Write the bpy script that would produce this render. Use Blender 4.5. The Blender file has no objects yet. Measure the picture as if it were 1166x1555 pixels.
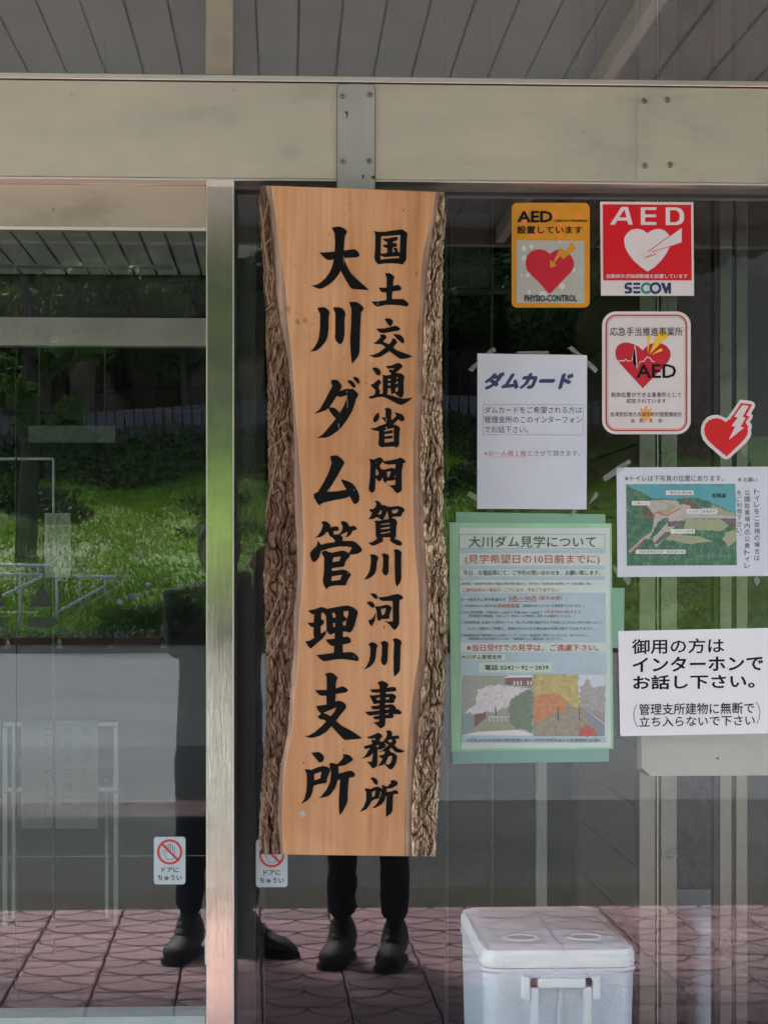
import bpy, bmesh, math, random
from mathutils import Vector, noise
random.seed(7)
C = bpy.context; S = C.scene; COL = S.collection
R = math.radians
# ------------------------------------------------------------ camera, world, sun, exposure
FPX, PCX, HY, DCAM, HCAM = 3140.0, 583.0, 868.0, 3.96, 1.5
YAW = math.atan(0.0487)
cd = bpy.data.cameras.new('camera'); cam = bpy.data.objects.new('camera', cd); COL.objects.link(cam)
cam.location = (0, -DCAM, HCAM); cam.rotation_euler = (R(90), 0, -YAW)
cd.sensor_fit = 'VERTICAL'; cd.sensor_height = 24.0; cd.lens = 24.0*FPX/1555.0
cd.shift_y = (HY-777.5)/1555.0; cd.clip_start = 0.05; cd.clip_end = 900
S.camera = cam
W = bpy.data.worlds.new('World'); S.world = W; W.use_nodes = True
wn = W.node_tree; wn.nodes.clear()
SUN_EL, SUN_AZ = 54.0, 205.0          # high soft sun on the open side; the canopy shades the entrance
sky = wn.nodes.new('ShaderNodeTexSky'); sky.sky_type = 'NISHITA'; sky.sun_disc = False
sky.sun_elevation = R(SUN_EL); sky.sun_rotation = R(SUN_AZ); sky.dust_density = 3.0
hs = wn.nodes.new('ShaderNodeHueSaturation'); hs.inputs['Saturation'].default_value = 0.9
bg = wn.nodes.new('ShaderNodeBackground'); bg.inputs['Strength'].default_value = 0.15
wo = wn.nodes.new('ShaderNodeOutputWorld')
wn.links.new(sky.outputs[0], hs.inputs['Color']); wn.links.new(hs.outputs[0], bg.inputs[0]); wn.links.new(bg.outputs[0], wo.inputs[0])
sl = bpy.data.lights.new('sun', 'SUN'); sl.energy = 1.5; sl.angle = R(12); sl.color = (1, 0.98, 0.94)
so = bpy.data.objects.new('sun', sl); COL.objects.link(so)
az = R(SUN_AZ); el = R(SUN_EL)
sd = Vector((math.sin(az)*math.cos(el), math.cos(az)*math.cos(el), math.sin(el)))
so.rotation_euler = sd.to_track_quat('Z', 'Y').to_euler(); so.location = (0, 0, 30)
S.view_settings.view_transform = 'Standard'; S.view_settings.look = 'None'
S.view_settings.exposure = 2.95; S.view_settings.gamma = 1.0; S.view_settings.use_curve_mapping = False
try:
    S.cycles.max_bounces = 12; S.cycles.transparent_max_bounces = 24; S.cycles.glossy_bounces = 5
except Exception: pass

# ------------------------------------------------------------ pixel of the photograph -> point on the plane Y
SA, CA = math.sin(YAW), math.cos(YAW)
def P(px, py, Y):
    u = (px-PCX)/FPX; v = (HY-py)/FPX
    t = (Y+DCAM)/(CA-u*SA)
    return Vector((t*(SA+u*CA), Y, HCAM+t*v))
def PX(px, Y): return P(px, 800, Y).x
def PZ(py, Y, px=583): return P(px, py, Y).z
def M(px, py, Yo):            # a point outside, seen in the glass
    p = P(px, py, -Yo); return Vector((p.x, Yo, p.z))

# ------------------------------------------------------------ materials
MAT = {}
def nmat(name):
    m = bpy.data.materials.new(name); m.use_nodes = True; MAT[name] = m
    nt = m.node_tree; nt.nodes.clear()
    out = nt.nodes.new('ShaderNodeOutputMaterial'); b = nt.nodes.new('ShaderNodeBsdfPrincipled')
    nt.links.new(b.outputs[0], out.inputs[0])
    return m, nt, b, out
def setc(b, col, rough=0.6, metal=0.0, spec=0.5):
    b.inputs['Base Color'].default_value = (*col, 1); b.inputs['Roughness'].default_value = rough
    b.inputs['Metallic'].default_value = metal; b.inputs['Specular IOR Level'].default_value = spec
def plain(name, col, rough=0.6, metal=0.0, spec=0.5, var=0.0, scale=30, bump=0.0, stretch=(1, 1, 1), detail=6):
    m, nt, b, out = nmat(name); setc(b, col, rough, metal, spec)
    if var or bump:
        tc = nt.nodes.new('ShaderNodeTexCoord'); mp = nt.nodes.new('ShaderNodeMapping')
        mp.inputs['Scale'].default_value = stretch
        nz = nt.nodes.new('ShaderNodeTexNoise'); nz.inputs['Scale'].default_value = scale; nz.inputs['Detail'].default_value = detail
        nt.links.new(tc.outputs['Object'], mp.inputs[0]); nt.links.new(mp.outputs[0], nz.inputs['Vector'])
        if var:
            mr = nt.nodes.new('ShaderNodeMapRange'); mr.inputs['From Min'].default_value = 0.3; mr.inputs['From Max'].default_value = 0.7
            mr.inputs['To Min'].default_value = 1-var; mr.inputs['To Max'].default_value = 1+var
            mx = nt.nodes.new('ShaderNodeMix'); mx.data_type = 'RGBA'; mx.blend_type = 'MULTIPLY'; mx.inputs[0].default_value = 1
            mx.inputs[6].default_value = (*col, 1)
            nt.links.new(nz.outputs[0], mr.inputs[0]); nt.links.new(mr.outputs[0], mx.inputs[7])
            nt.links.new(mx.outputs[2], b.inputs['Base Color'])
        if bump:
            bp = nt.nodes.new('ShaderNodeBump'); bp.inputs['Strength'].default_value = bump; bp.inputs['Distance'].default_value = 0.01
            nt.links.new(nz.outputs[0], bp.inputs['Height']); nt.links.new(bp.outputs[0], b.inputs['Normal'])
    return m
def ramp(nt, src, stops):
    r = nt.nodes.new('ShaderNodeValToRGB'); e = r.color_ramp.elements
    while len(e) < len(stops): e.new(0.5)
    for i, (p, c) in enumerate(stops): e[i].position = p; e[i].color = (*c, 1)
    nt.links.new(src, r.inputs[0]); return r.outputs[0]
def tex(nt, kind='Noise', scale=5.0, stretch=(1, 1, 1), detail=6, rough=0.55, coord='Object', dist=0.0):
    tc = nt.nodes.new('ShaderNodeTexCoord'); mp = nt.nodes.new('ShaderNodeMapping'); mp.inputs['Scale'].default_value = stretch
    t = nt.nodes.new('ShaderNodeTex'+kind); t.inputs['Scale'].default_value = scale
    if kind == 'Noise': t.inputs['Detail'].default_value = detail; t.inputs['Roughness'].default_value = rough; t.inputs['Distortion'].default_value = dist
    nt.links.new(tc.outputs[coord], mp.inputs[0]); nt.links.new(mp.outputs[0], t.inputs['Vector'])
    return t
def mul(nt, a, b_, fac=1.0, mode='MULTIPLY'):
    mx = nt.nodes.new('ShaderNodeMix'); mx.data_type = 'RGBA'; mx.blend_type = mode; mx.inputs[0].default_value = fac
    for s, i in ((a, 6), (b_, 7)):
        if isinstance(s, tuple): mx.inputs[i].default_value = (*s, 1)
        else: nt.links.new(s, mx.inputs[i])
    return mx.outputs[2]
def glass(name, r0, tint=(0.93, 0.96, 0.94), dust=0.0, dustcol=(0.5, 0.5, 0.48), rough=0.0):
    m, nt, b, out = nmat(name); nt.nodes.remove(b)
    tr = nt.nodes.new('ShaderNodeBsdfTransparent'); tr.inputs[0].default_value = (*tint, 1)
    gl = nt.nodes.new('ShaderNodeBsdfGlossy'); gl.inputs['Roughness'].default_value = rough; gl.inputs[0].default_value = (1, 1, 1, 1)
    lw = nt.nodes.new('ShaderNodeLayerWeight'); pw = nt.nodes.new('ShaderNodeMath'); pw.operation = 'POWER'; pw.inputs[1].default_value = 5
    mr = nt.nodes.new('ShaderNodeMapRange'); mr.inputs['To Min'].default_value = r0; mr.inputs['To Max'].default_value = 1
    mix = nt.nodes.new('ShaderNodeMixShader')
    nt.links.new(lw.outputs['Facing'], pw.inputs[0]); nt.links.new(pw.outputs[0], mr.inputs[0]); nt.links.new(mr.outputs[0], mix.inputs[0])
    nt.links.new(tr.outputs[0], mix.inputs[1]); nt.links.new(gl.outputs[0], mix.inputs[2])
    last = mix.outputs[0]
    if dust:
        df = nt.nodes.new('ShaderNodeBsdfDiffuse'); df.inputs[0].default_value = (*dustcol, 1)
        t1 = tex(nt, 'Noise', 9, (1, 1, 0.6), 8, 0.7); t2 = tex(nt, 'Noise', 260, (1, 1, 1), 2)
        a = nt.nodes.new('ShaderNodeMapRange'); a.inputs['From Min'].default_value = 0.35; a.inputs['From Max'].default_value = 0.7
        a.inputs['To Min'].default_value = dust*0.5; a.inputs['To Max'].default_value = dust*1.4
        nt.links.new(t1.outputs[0], a.inputs[0])
        c2 = nt.nodes.new('ShaderNodeMapRange'); c2.inputs['From Min'].default_value = 0.66; c2.inputs['From Max'].default_value = 0.74; c2.inputs['To Max'].default_value = dust*0.9
        nt.links.new(t2.outputs[0], c2.inputs[0])
        ad = nt.nodes.new('ShaderNodeMath'); ad.operation = 'ADD'; nt.links.new(a.outputs[0], ad.inputs[0]); nt.links.new(c2.outputs[0], ad.inputs[1])
        m2 = nt.nodes.new('ShaderNodeMixShader'); nt.links.new(ad.outputs[0], m2.inputs[0]); nt.links.new(last, m2.inputs[1]); nt.links.new(df.outputs[0], m2.inputs[2])
        last = m2.outputs[0]
    nt.links.new(last, out.inputs[0]); return m
def film(name, col, alpha, rough=0.25):
    m, nt, b, out = nmat(name); setc(b, col, rough); b.inputs['Alpha'].default_value = alpha; return m
def metal(name, col, rough, stretch, streak=0.10, met=1.0):
    m, nt, b, out = nmat(name); setc(b, col, rough, met)
    fine = tex(nt, 'Noise', 60, stretch, 3); big = tex(nt, 'Noise', 5.0, (1, 1, 1.6), 8, 0.65)
    spots = tex(nt, 'Noise', 70, (1, 1, 1), 2)
    c = ramp(nt, big.outputs[0], [(0.30, tuple(x*0.74 for x in col)), (0.5, col), (0.72, tuple(min(1, x*1.10) for x in (col[0]*1.0, col[1]*0.98, col[2]*0.93)))])
    c2 = ramp(nt, fine.outputs[0], [(0.3, (1-streak,)*3), (0.7, (1+streak*0.5,)*3)])
    c3 = ramp(nt, spots.outputs[0], [(0.20, (0.25, 0.2, 0.16)), (0.26, (1, 1, 1))])
    nt.links.new(mul(nt, mul(nt, c, c2), c3), b.inputs['Base Color'])
    mr = nt.nodes.new('ShaderNodeMapRange'); mr.inputs['To Min'].default_value = rough*0.75; mr.inputs['To Max'].default_value = rough*1.35
    nt.links.new(big.outputs[0], mr.inputs[0]); nt.links.new(mr.outputs[0], b.inputs['Roughness'])
    bp = nt.nodes.new('ShaderNodeBump'); bp.inputs['Strength'].default_value = 0.06; bp.inputs['Distance'].default_value = 0.002
    nt.links.new(fine.outputs[0], bp.inputs['Height']); nt.links.new(bp.outputs[0], b.inputs['Normal'])
    return m
metal('steel_h', (0.535, 0.49, 0.415), 0.42, (0.15, 1, 8), streak=0.035, met=0.75)
metal('steel_brown', (0.43, 0.365, 0.30), 0.40, (0.15, 1, 8), streak=0.04, met=0.75)
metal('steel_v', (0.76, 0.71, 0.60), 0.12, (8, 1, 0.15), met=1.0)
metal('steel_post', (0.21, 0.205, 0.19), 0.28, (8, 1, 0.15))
plain('steel_edge', (0.80, 0.77, 0.72), 0.3, 1.0)
plain('rail_panel', (0.46, 0.45, 0.41), 0.5, 0.4, var=0.12, scale=6)
plain('gasket', (0.02, 0.02, 0.022), 0.5)
plain('dark_frame', (0.018, 0.017, 0.016), 0.4, var=0.2, scale=8)
plain('recess', (0.10, 0.085, 0.075), 0.5, 0.3, var=0.4, scale=14, stretch=(0.3, 1, 3))
glass('glass_door', 0.050, (0.96, 0.98, 0.97)); glass('glass_fixed', 0.038, (0.97, 0.985, 0.98)); glass('glass_inner', 0.019, (0.95, 0.97, 0.96))
glass('glass_top', 0.22, (0.85, 0.86, 0.85), dust=0.16, dustcol=(0.34, 0.36, 0.35), rough=0.02)
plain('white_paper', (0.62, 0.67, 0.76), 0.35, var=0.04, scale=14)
plain('white_vinyl', (0.68, 0.64, 0.65), 0.3, var=0.03, scale=20)
plain('white_board', (0.82, 0.83, 0.86), 0.3, var=0.02, scale=10)
plain('ink', (0.006, 0.006, 0.007), 0.5, 0.0, 0.2)
plain('ink_grey', (0.10, 0.12, 0.12), 0.6)
plain('ink_green', (0.04, 0.09, 0.05), 0.6)
plain('navy', (0.018, 0.045, 0.14), 0.45)
plain('navy_logo', (0.008, 0.02, 0.12), 0.4)
plain('teal_logo', (0.0, 0.26, 0.22), 0.4)
plain('ink_red', (0.52, 0.07, 0.06), 0.55)
plain('ink_rust', (0.50, 0.12, 0.07), 0.6)
plain('sticker_red', (0.62, 0.0, 0.012), 0.3)
plain('crimson', (0.52, 0.008, 0.03), 0.3, var=0.06, scale=60)
plain('ring_red', (0.50, 0.03, 0.03), 0.35)
plain('amber', (0.62, 0.27, 0.012), 0.3, var=0.08, scale=16)
plain('amber_worn', (0.80, 0.24, 0.03), 0.4)
plain('yellow', (0.80, 0.50, 0.03), 0.4)
plain('sticker_grey', (0.42, 0.43, 0.39), 0.35, var=0.05, scale=40)
plain('grey_worn', (0.60, 0.62, 0.60), 0.4)
plain('caution_grey', (0.42, 0.51, 0.55), 0.4, var=0.04, scale=50)
plain('emblem', (0.80, 0.42, 0.14), 0.5)
plain('mint_sheet', (0.33, 0.60, 0.38), 0.3, var=0.10, scale=20)
plain('mint_paper', (0.58, 0.69, 0.65), 0.35, var=0.05, scale=9)
plain('blue_band', (0.42, 0.56, 0.62), 0.35, var=0.06, scale=30)
plain('pale_band', (0.54, 0.68, 0.58), 0.35)
film('tape_clear', (0.55, 0.60, 0.58), 0.20); film('tape_green', (0.32, 0.62, 0.45), 0.58)
film('tape_teal', (0.30, 0.52, 0.46), 0.75)
plain('brush_ink', (0.004, 0.004, 0.0045), 0.5, 0.0, 0.12)
plain('screw_metal', (0.35, 0.30, 0.24), 0.45, 0.8, var=0.4, scale=200)
plain('white_plastic', (0.88, 0.91, 0.93), 0.4, var=0.02, scale=30)
film('wood_stain', (0.16, 0.045, 0.012), 0.28, 0.9); MAT['wood_stain'].node_tree.nodes['Principled BSDF'].inputs['Specular IOR Level'].default_value = 0.05
plain('cooler_body', (0.72, 0.78, 0.86), 0.45, 0.15, var=0.10, scale=420, bump=0.25, detail=2)
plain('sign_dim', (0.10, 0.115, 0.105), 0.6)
plain('soffit_gap', (0.13, 0.13, 0.13), 0.8)
plain('beam_pale', (0.55, 0.50, 0.44), 0.5)
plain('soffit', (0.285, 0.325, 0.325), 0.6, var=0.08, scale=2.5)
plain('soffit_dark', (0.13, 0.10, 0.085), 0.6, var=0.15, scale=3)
plain('ceiling_slat', (0.30, 0.31, 0.30), 0.6)
plain('fascia', (0.25, 0.24, 0.22), 0.6)
plain('brown_siding', (0.032, 0.020, 0.012), 0.5, var=0.15, scale=12, stretch=(1, 0.3, 4))
plain('rough_wall', (0.09, 0.062, 0.055), 0.8, var=0.2, scale=50, bump=0.6)
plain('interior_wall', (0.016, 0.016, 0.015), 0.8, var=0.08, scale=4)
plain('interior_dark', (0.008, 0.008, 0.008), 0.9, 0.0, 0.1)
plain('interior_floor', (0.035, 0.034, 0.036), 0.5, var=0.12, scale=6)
plain('mat_blue', (0.07, 0.09, 0.115), 0.8, var=0.1, scale=60)
plain('pale_step', (0.42, 0.52, 0.50), 0.6)
plain('stand_white', (0.55, 0.62, 0.64), 0.5)
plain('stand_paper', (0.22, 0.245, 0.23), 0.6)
plain('render_wall', (0.34, 0.31, 0.27), 0.8, var=0.1, scale=5, bump=0.2)
plain('kerb', (0.09, 0.06, 0.05), 0.8, var=0.3, scale=8)
plain('planter', (0.10, 0.035, 0.022), 0.8, var=0.25, scale=12)
plain('concrete', (0.075, 0.072, 0.055), 0.9, 0.0, 0.1, var=0.25, scale=25, bump=0.4)
plain('fence_board', (0.125, 0.105, 0.11), 0.7, var=0.2, scale=5)
plain('rail_white', (0.50, 0.53, 0.52), 0.4)
plain('trunk', (0.055, 0.042, 0.032), 0.9, var=0.3, scale=14, bump=0.6, stretch=(2, 2, 0.4))
def leafmat(name, c1, c2, sc=1.3, thru=0.25):
    m, nt, b, out = nmat(name); setc(b, c1, 0.55, 0, 0.3)
    t = tex(nt, 'Noise', sc, (1, 1, 1), 5, 0.7)
    col = ramp(nt, t.outputs[0], [(0.32, c1), (0.68, c2)]); nt.links.new(col, b.inputs['Base Color'])
    tl = nt.nodes.new('ShaderNodeBsdfTranslucent'); nt.links.new(mul(nt, col, (1.2, 1.15, 0.55)), tl.inputs[0])
    mx = nt.nodes.new('ShaderNodeMixShader'); mx.inputs[0].default_value = thru
    nt.links.new(b.outputs[0], mx.inputs[1]); nt.links.new(tl.outputs[0], mx.inputs[2]); nt.links.new(mx.outputs[0], out.inputs[0])
    return m
leafmat('leaf_dark', (0.012, 0.022, 0.009), (0.026, 0.050, 0.016))
leafmat('leaf_mid', (0.03, 0.065, 0.018), (0.085, 0.15, 0.04))
leafmat('leaf_weed_shade', (0.022, 0.04, 0.014), (0.08, 0.12, 0.035))  # undergrowth leaves with the trees' shade put into the green
leafmat('leaf_light', (0.04, 0.09, 0.02), (0.10, 0.18, 0.035))
leafmat('grass_blade', (0.085, 0.20, 0.018), (0.25, 0.40, 0.045), 0.7, 0.45)
leafmat('grass_ground', (0.06, 0.16, 0.012), (0.15, 0.30, 0.025), 0.5, 0.1)
leafmat('wood_hill', (0.006, 0.011, 0.005), (0.014, 0.024, 0.008), 0.6, 0.0)
plain('weed_pale', (0.16, 0.24, 0.13), 0.7, var=0.3, scale=20); plain('flower_blue', (0.22, 0.29, 0.45), 0.7, var=0.2, scale=40); plain('flower_white', (0.65, 0.68, 0.72), 0.7, var=0.15, scale=40)
plain('skin', (0.34, 0.17, 0.11), 0.55); plain('hair', (0.035, 0.02, 0.014), 0.5); plain('jacket', (0.022, 0.02, 0.022), 0.7, var=0.2, scale=15)
plain('jeans', (0.018, 0.028, 0.055), 0.8, var=0.3, scale=30); plain('jeans_black', (0.014, 0.016, 0.022), 0.8, var=0.3, scale=30)
plain('boot', (0.03, 0.026, 0.022), 0.62, var=0.3, scale=20); plain('boot_sole', (0.012, 0.012, 0.012), 0.7)
plain('stripe', (0.10, 0.10, 0.12), 0.7); plain('camera_body', (0.10, 0.10, 0.105), 0.4, 0.2); plain('lens_glass', (0.01, 0.01, 0.02), 0.05)
# asphalt
m, nt, b, out = nmat('asphalt'); setc(b, (0.1,)*3, 0.95, 0, 0.08)
t1 = tex(nt, 'Noise', 0.5, (1, 1, 1), 4); t2 = tex(nt, 'Noise', 40, (1, 0.45, 1), 6, 0.7); t3 = tex(nt, 'Voronoi', 60, (1, 1, 1))
c = ramp(nt, t1.outputs[0], [(0.3, (0.17, 0.175, 0.17)), (0.7, (0.23, 0.235, 0.225))])
c = mul(nt, c, ramp(nt, t2.outputs[0], [(0.40, (0.76,)*3), (0.60, (1.24,)*3)]))
t4 = tex(nt, 'Voronoi', 38, (1, 1, 1)); c = mul(nt, c, ramp(nt, t4.outputs['Distance'], [(0.10, (2.1,)*3), (0.22, (0.95,)*3)]))
nt.links.new(c, b.inputs['Base Color'])
bp = nt.nodes.new('ShaderNodeBump'); bp.inputs['Strength'].default_value = 0.25; bp.inputs['Distance'].default_value = 0.006
nt.links.new(t3.outputs[0], bp.inputs['Height']); nt.links.new(bp.outputs[0], b.inputs['Normal'])
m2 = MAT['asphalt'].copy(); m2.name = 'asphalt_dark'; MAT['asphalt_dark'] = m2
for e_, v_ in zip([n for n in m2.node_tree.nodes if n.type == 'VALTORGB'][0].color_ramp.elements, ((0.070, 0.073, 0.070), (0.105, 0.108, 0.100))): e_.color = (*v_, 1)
# paver
m, nt, b, out = nmat('paver'); setc(b, (0.2,)*3, 0.7, 0, 0.3)
t1 = tex(nt, 'Noise', 1.6, (1, 1, 1), 5); t2 = tex(nt, 'Noise', 120, (1, 1, 1), 3, 0.7)
oi = nt.nodes.new('ShaderNodeObjectInfo')
c = ramp(nt, t1.outputs[0], [(0.3, (0.37, 0.215, 0.23)), (0.7, (0.47, 0.305, 0.315))])
c = mul(nt, c, ramp(nt, t2.outputs[0], [(0.3, (0.8,)*3), (0.7, (1.15,)*3)]))
c = mul(nt, c, ramp(nt, oi.outputs['Random'], [(0.0, (0.76, 0.78, 0.80)), (1.0, (1.14, 1.10, 1.10))]))
nt.links.new(c, b.inputs['Base Color'])
plain('joint', (0.035, 0.028, 0.028), 0.9)
# planed timber
m, nt, b, out = nmat('timber'); setc(b, (0.5, 0.3, 0.17), 0.38, 0, 0.5)
g1 = tex(nt, 'Noise', 14, (1.0, 1, 0.10), 7, 0.6, dist=0.4); g2 = tex(nt, 'Noise', 90, (1.0, 1, 0.035), 4, 0.6)
bl = tex(nt, 'Noise', 3.4, (1, 1, 0.55), 4, 0.55); sp = tex(nt, 'Noise', 120, (1, 1, 0.7), 1); st = tex(nt, 'Noise', 11, (1, 1, 0.8), 6, 0.6)
c = ramp(nt, g1.outputs[0], [(0.26, (0.40, 0.175, 0.070)), (0.42, (0.56, 0.29, 0.135)), (0.55, (0.61, 0.34, 0.17)), (0.74, (0.68, 0.405, 0.22))])
c = mul(nt, c, ramp(nt, g2.outputs[0], [(0.3, (0.86, 0.83, 0.80)), (0.7, (1.06, 1.06, 1.06))]))
c = mul(nt, c, ramp(nt, bl.outputs[0], [(0.30, (0.80, 0.69, 0.60)), (0.46, (0.94, 0.90, 0.86)), (0.62, (1.07, 1.08, 1.10))]))
c = mul(nt, c, ramp(nt, st.outputs[0], [(0.25, (0.80, 0.76, 0.73)), (0.45, (1, 1, 1))]))
c = mul(nt, c, ramp(nt, sp.outputs[0], [(0.205, (0.30, 0.22, 0.16)), (0.235, (1, 1, 1))]))
nt.links.new(c, b.inputs['Base Color'])
bp = nt.nodes.new('ShaderNodeBump'); bp.inputs['Strength'].default_value = 0.08; bp.inputs['Distance'].default_value = 0.002
nt.links.new(g2.outputs[0], bp.inputs['Height']); nt.links.new(bp.outputs[0], b.inputs['Normal'])
m, nt, b, out = nmat('cambium'); setc(b, (0.3, 0.2, 0.15), 0.7)
g1 = tex(nt, 'Noise', 60, (1.5, 1, 0.03), 5, 0.6)
nt.links.new(ramp(nt, g1.outputs[0], [(0.32, (0.17, 0.105, 0.075)), (0.5, (0.30, 0.195, 0.14)), (0.68, (0.46, 0.32, 0.22))]), b.inputs['Base Color'])
def barkmat(name, lo, mid, hi):
    m, nt, b, out = nmat(name); setc(b, mid, 0.9, 0, 0.15)
    a = tex(nt, 'Noise', 55, (1.5, 1.5, 0.3), 8, 0.72, dist=0.2); d2 = tex(nt, 'Noise', 9, (1, 1, 0.5), 4, 0.6)
    at = nt.nodes.new('ShaderNodeAttribute'); at.attribute_name = 'ridge'
    c = ramp(nt, a.outputs[0], [(0.28, lo), (0.5, mid), (0.72, hi)])
    c = mul(nt, c, ramp(nt, d2.outputs[0], [(0.3, (0.75, 0.72, 0.70)), (0.7, (1.15, 1.12, 1.1))]))
    c = mul(nt, c, ramp(nt, at.outputs['Fac'], [(0.10, (0.07, 0.05, 0.04)), (0.34, (0.62, 0.57, 0.52)), (0.8, (1.3, 1.3, 1.3))]))
    nt.links.new(c, b.inputs['Base Color'])
    bp = nt.nodes.new('ShaderNodeBump'); bp.inputs['Strength'].default_value = 0.7; bp.inputs['Distance'].default_value = 0.004
    nt.links.new(a.outputs[0], bp.inputs['Height']); nt.links.new(bp.outputs[0], b.inputs['Normal'])
barkmat('bark_dark', (0.045, 0.028, 0.02), (0.15, 0.095, 0.065), (0.30, 0.20, 0.14))
barkmat('bark_pale', (0.12, 0.08, 0.055), (0.47, 0.355, 0.25), (0.80, 0.66, 0.49))
plain('vine', (0.24, 0.15, 0.09), 0.8)
# rusty painted plate
m, nt, b, out = nmat('plate_paint'); setc(b, (0.3, 0.32, 0.31), 0.4, 0.1)
t1 = tex(nt, 'Noise', 34, (1, 1, 1), 8, 0.75); t2 = tex(nt, 'Noise', 7, (1, 1, 0.6), 5); t3 = tex(nt, 'Noise', 150, (2, 2, 0.6), 3)
c = ramp(nt, t2.outputs[0], [(0.3, (0.27, 0.285, 0.27)), (0.7, (0.40, 0.41, 0.40))])
c = mul(nt, c, ramp(nt, t3.outputs[0], [(0.25, (0.75, 0.75, 0.72)), (0.4, (1, 1, 1))]))
rs = ramp(nt, t1.outputs[0], [(0.285, (1, 1, 1)), (0.315, (0, 0, 0))])
mx = nt.nodes.new('ShaderNodeMix'); mx.data_type = 'RGBA'; nt.links.new(rs, mx.inputs[0]); nt.links.new(c, mx.inputs[6]); mx.inputs[7].default_value = (0.12, 0.05, 0.015, 1)
nt.links.new(mx.outputs[2], b.inputs['Base Color'])
plain('rust', (0.10, 0.04, 0.015), 0.9, var=0.4, scale=100)
# printed photographs
def printmat(name, stops, scale=120, detail=8):
    scale *= 0.6; stops = [(0.5+(p_-0.5)*1.5, c_) for p_, c_ in stops]
    m, nt, b, out = nmat(name); setc(b, (0.3,)*3, 0.35)
    t = tex(nt, 'Noise', scale, (1, 1, 1), detail, 0.8)
    nt.links.new(ramp(nt, t.outputs[0], stops), b.inputs['Base Color'])
printmat('print_forest', [(0.34, (0.02, 0.07, 0.045)), (0.5, (0.06, 0.17, 0.11)), (0.66, (0.26, 0.40, 0.28))], 110)
printmat('print_lake', [(0.3, (0.07, 0.30, 0.36)), (0.7, (0.14, 0.42, 0.46))], 14)
printmat('print_road', [(0.3, (0.38, 0.36, 0.36)), (0.7, (0.55, 0.52, 0.50))], 60)
printmat('print_lawn', [(0.3, (0.26, 0.31, 0.18)), (0.7, (0.42, 0.44, 0.30))], 60)
printmat('print_roof', [(0.4, (0.09, 0.06, 0.06)), (0.6, (0.24, 0.20, 0.22))], 160)
printmat('print_hill', [(0.3, (0.26, 0.31, 0.25)), (0.7, (0.45, 0.48, 0.42))], 160)
printmat('print_blossom', [(0.33, (0.40, 0.40, 0.40)), (0.5, (0.68, 0.68, 0.70)), (0.65, (0.80, 0.80, 0.82))], 220)
printmat('print_bush', [(0.3, (0.12, 0.17, 0.13)), (0.7, (0.28, 0.34, 0.27))], 180)
printmat('print_gold', [(0.33, (0.24, 0.26, 0.12)), (0.5, (0.50, 0.44, 0.18)), (0.66, (0.68, 0.58, 0.34))], 170)
printmat('print_orange', [(0.33, (0.28, 0.16, 0.10)), (0.5, (0.56, 0.27, 0.14)), (0.66, (0.66, 0.42, 0.26))], 190)
printmat('print_litter', [(0.35, (0.20, 0.21, 0.14)), (0.6, (0.42, 0.38, 0.32))], 230)
printmat('print_bare', [(0.35, (0.26, 0.26, 0.24)), (0.6, (0.46, 0.47, 0.46))], 200)
printmat('print_redbush', [(0.4, (0.20, 0.26, 0.14)), (0.55, (0.60, 0.10, 0.12))], 260)
plain('print_sky', (0.58, 0.66, 0.72), 0.4); plain('print_tarmac', (0.26, 0.30, 0.33), 0.4)
plain('print_brick', (0.24, 0.15, 0.14), 0.4); plain('print_white', (0.74, 0.76, 0.76), 0.4); plain('print_pond', (0.26, 0.38, 0.36), 0.4)
film('arrow_mark', (0.012, 0.02, 0.012), 0.7)
plain('lamp_case', (0.13, 0.15, 0.18), 0.5)

# ------------------------------------------------------------ objects
WL = {}
def tag(o, label=None, cat=None, group=None, kind=None):
    if label: o['label'] = label
    if cat: o['category'] = cat
    if group: o['group'] = group
    if kind: o['kind'] = kind
    return o
def empty(name, loc, label, cat, group=None):
    o = bpy.data.objects.new(name, None); o.empty_display_size = 0.1; COL.objects.link(o); o.location = loc; WL[o.name] = Vector(loc)
    return tag(o, label, cat, group)
def obj(name, V, F, mats, parent=None, smooth=False, mi=None, origin=None):
    off = WL.get(parent.name, Vector((0, 0, 0))) if parent else Vector((0, 0, 0))
    if origin is not None and not parent: off = Vector(origin)
    me = bpy.data.meshes.new(name)
    me.from_pydata([tuple(Vector(v)-off) for v in V], [], F)
    if isinstance(mats, str): mats = [mats]
    for mm in mats: me.materials.append(MAT[mm])
    if mi: me.polygons.foreach_set('material_index', mi)
    if smooth: me.polygons.foreach_set('use_smooth', [True]*len(me.polygons))
    me.update()
    o = bpy.data.objects.new(name, me); COL.objects.link(o)
    if parent: o.parent = parent; WL[o.name] = off
    else: o.location = off; WL[o.name] = off
    return o
def struct(o, label=None): return tag(o, label, kind='structure')
def boxg(x0, x1, y0, y1, z0, z1):
    V = [(x, y, z) for x in (x0, x1) for y in (y0, y1) for z in (z0, z1)]
    F = [(0, 1, 3, 2), (4, 6, 7, 5), (0, 4, 5, 1), (2, 3, 7, 6), (0, 2, 6, 4), (1, 5, 7, 3)]
    return V, F
def box(name, x0, x1, y0, y1, z0, z1, mat, parent=None, bev=0.0):
    if x0 > x1: x0, x1 = x1, x0
    if y0 > y1: y0, y1 = y1, y0
    if z0 > z1: z0, z1 = z1, z0
    V, F = boxg(x0, x1, y0, y1, z0, z1)
    o = obj(name, V, F, mat, parent, origin=((x0+x1)/2, (y0+y1)/2, z0))
    if bev:
        bm = bmesh.new(); bm.from_mesh(o.data)
        bmesh.ops.bevel(bm, geom=bm.edges[:], offset=bev, segments=2, affect='EDGES', profile=0.5)
        bm.to_mesh(o.data); bm.free()
    return o
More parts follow.
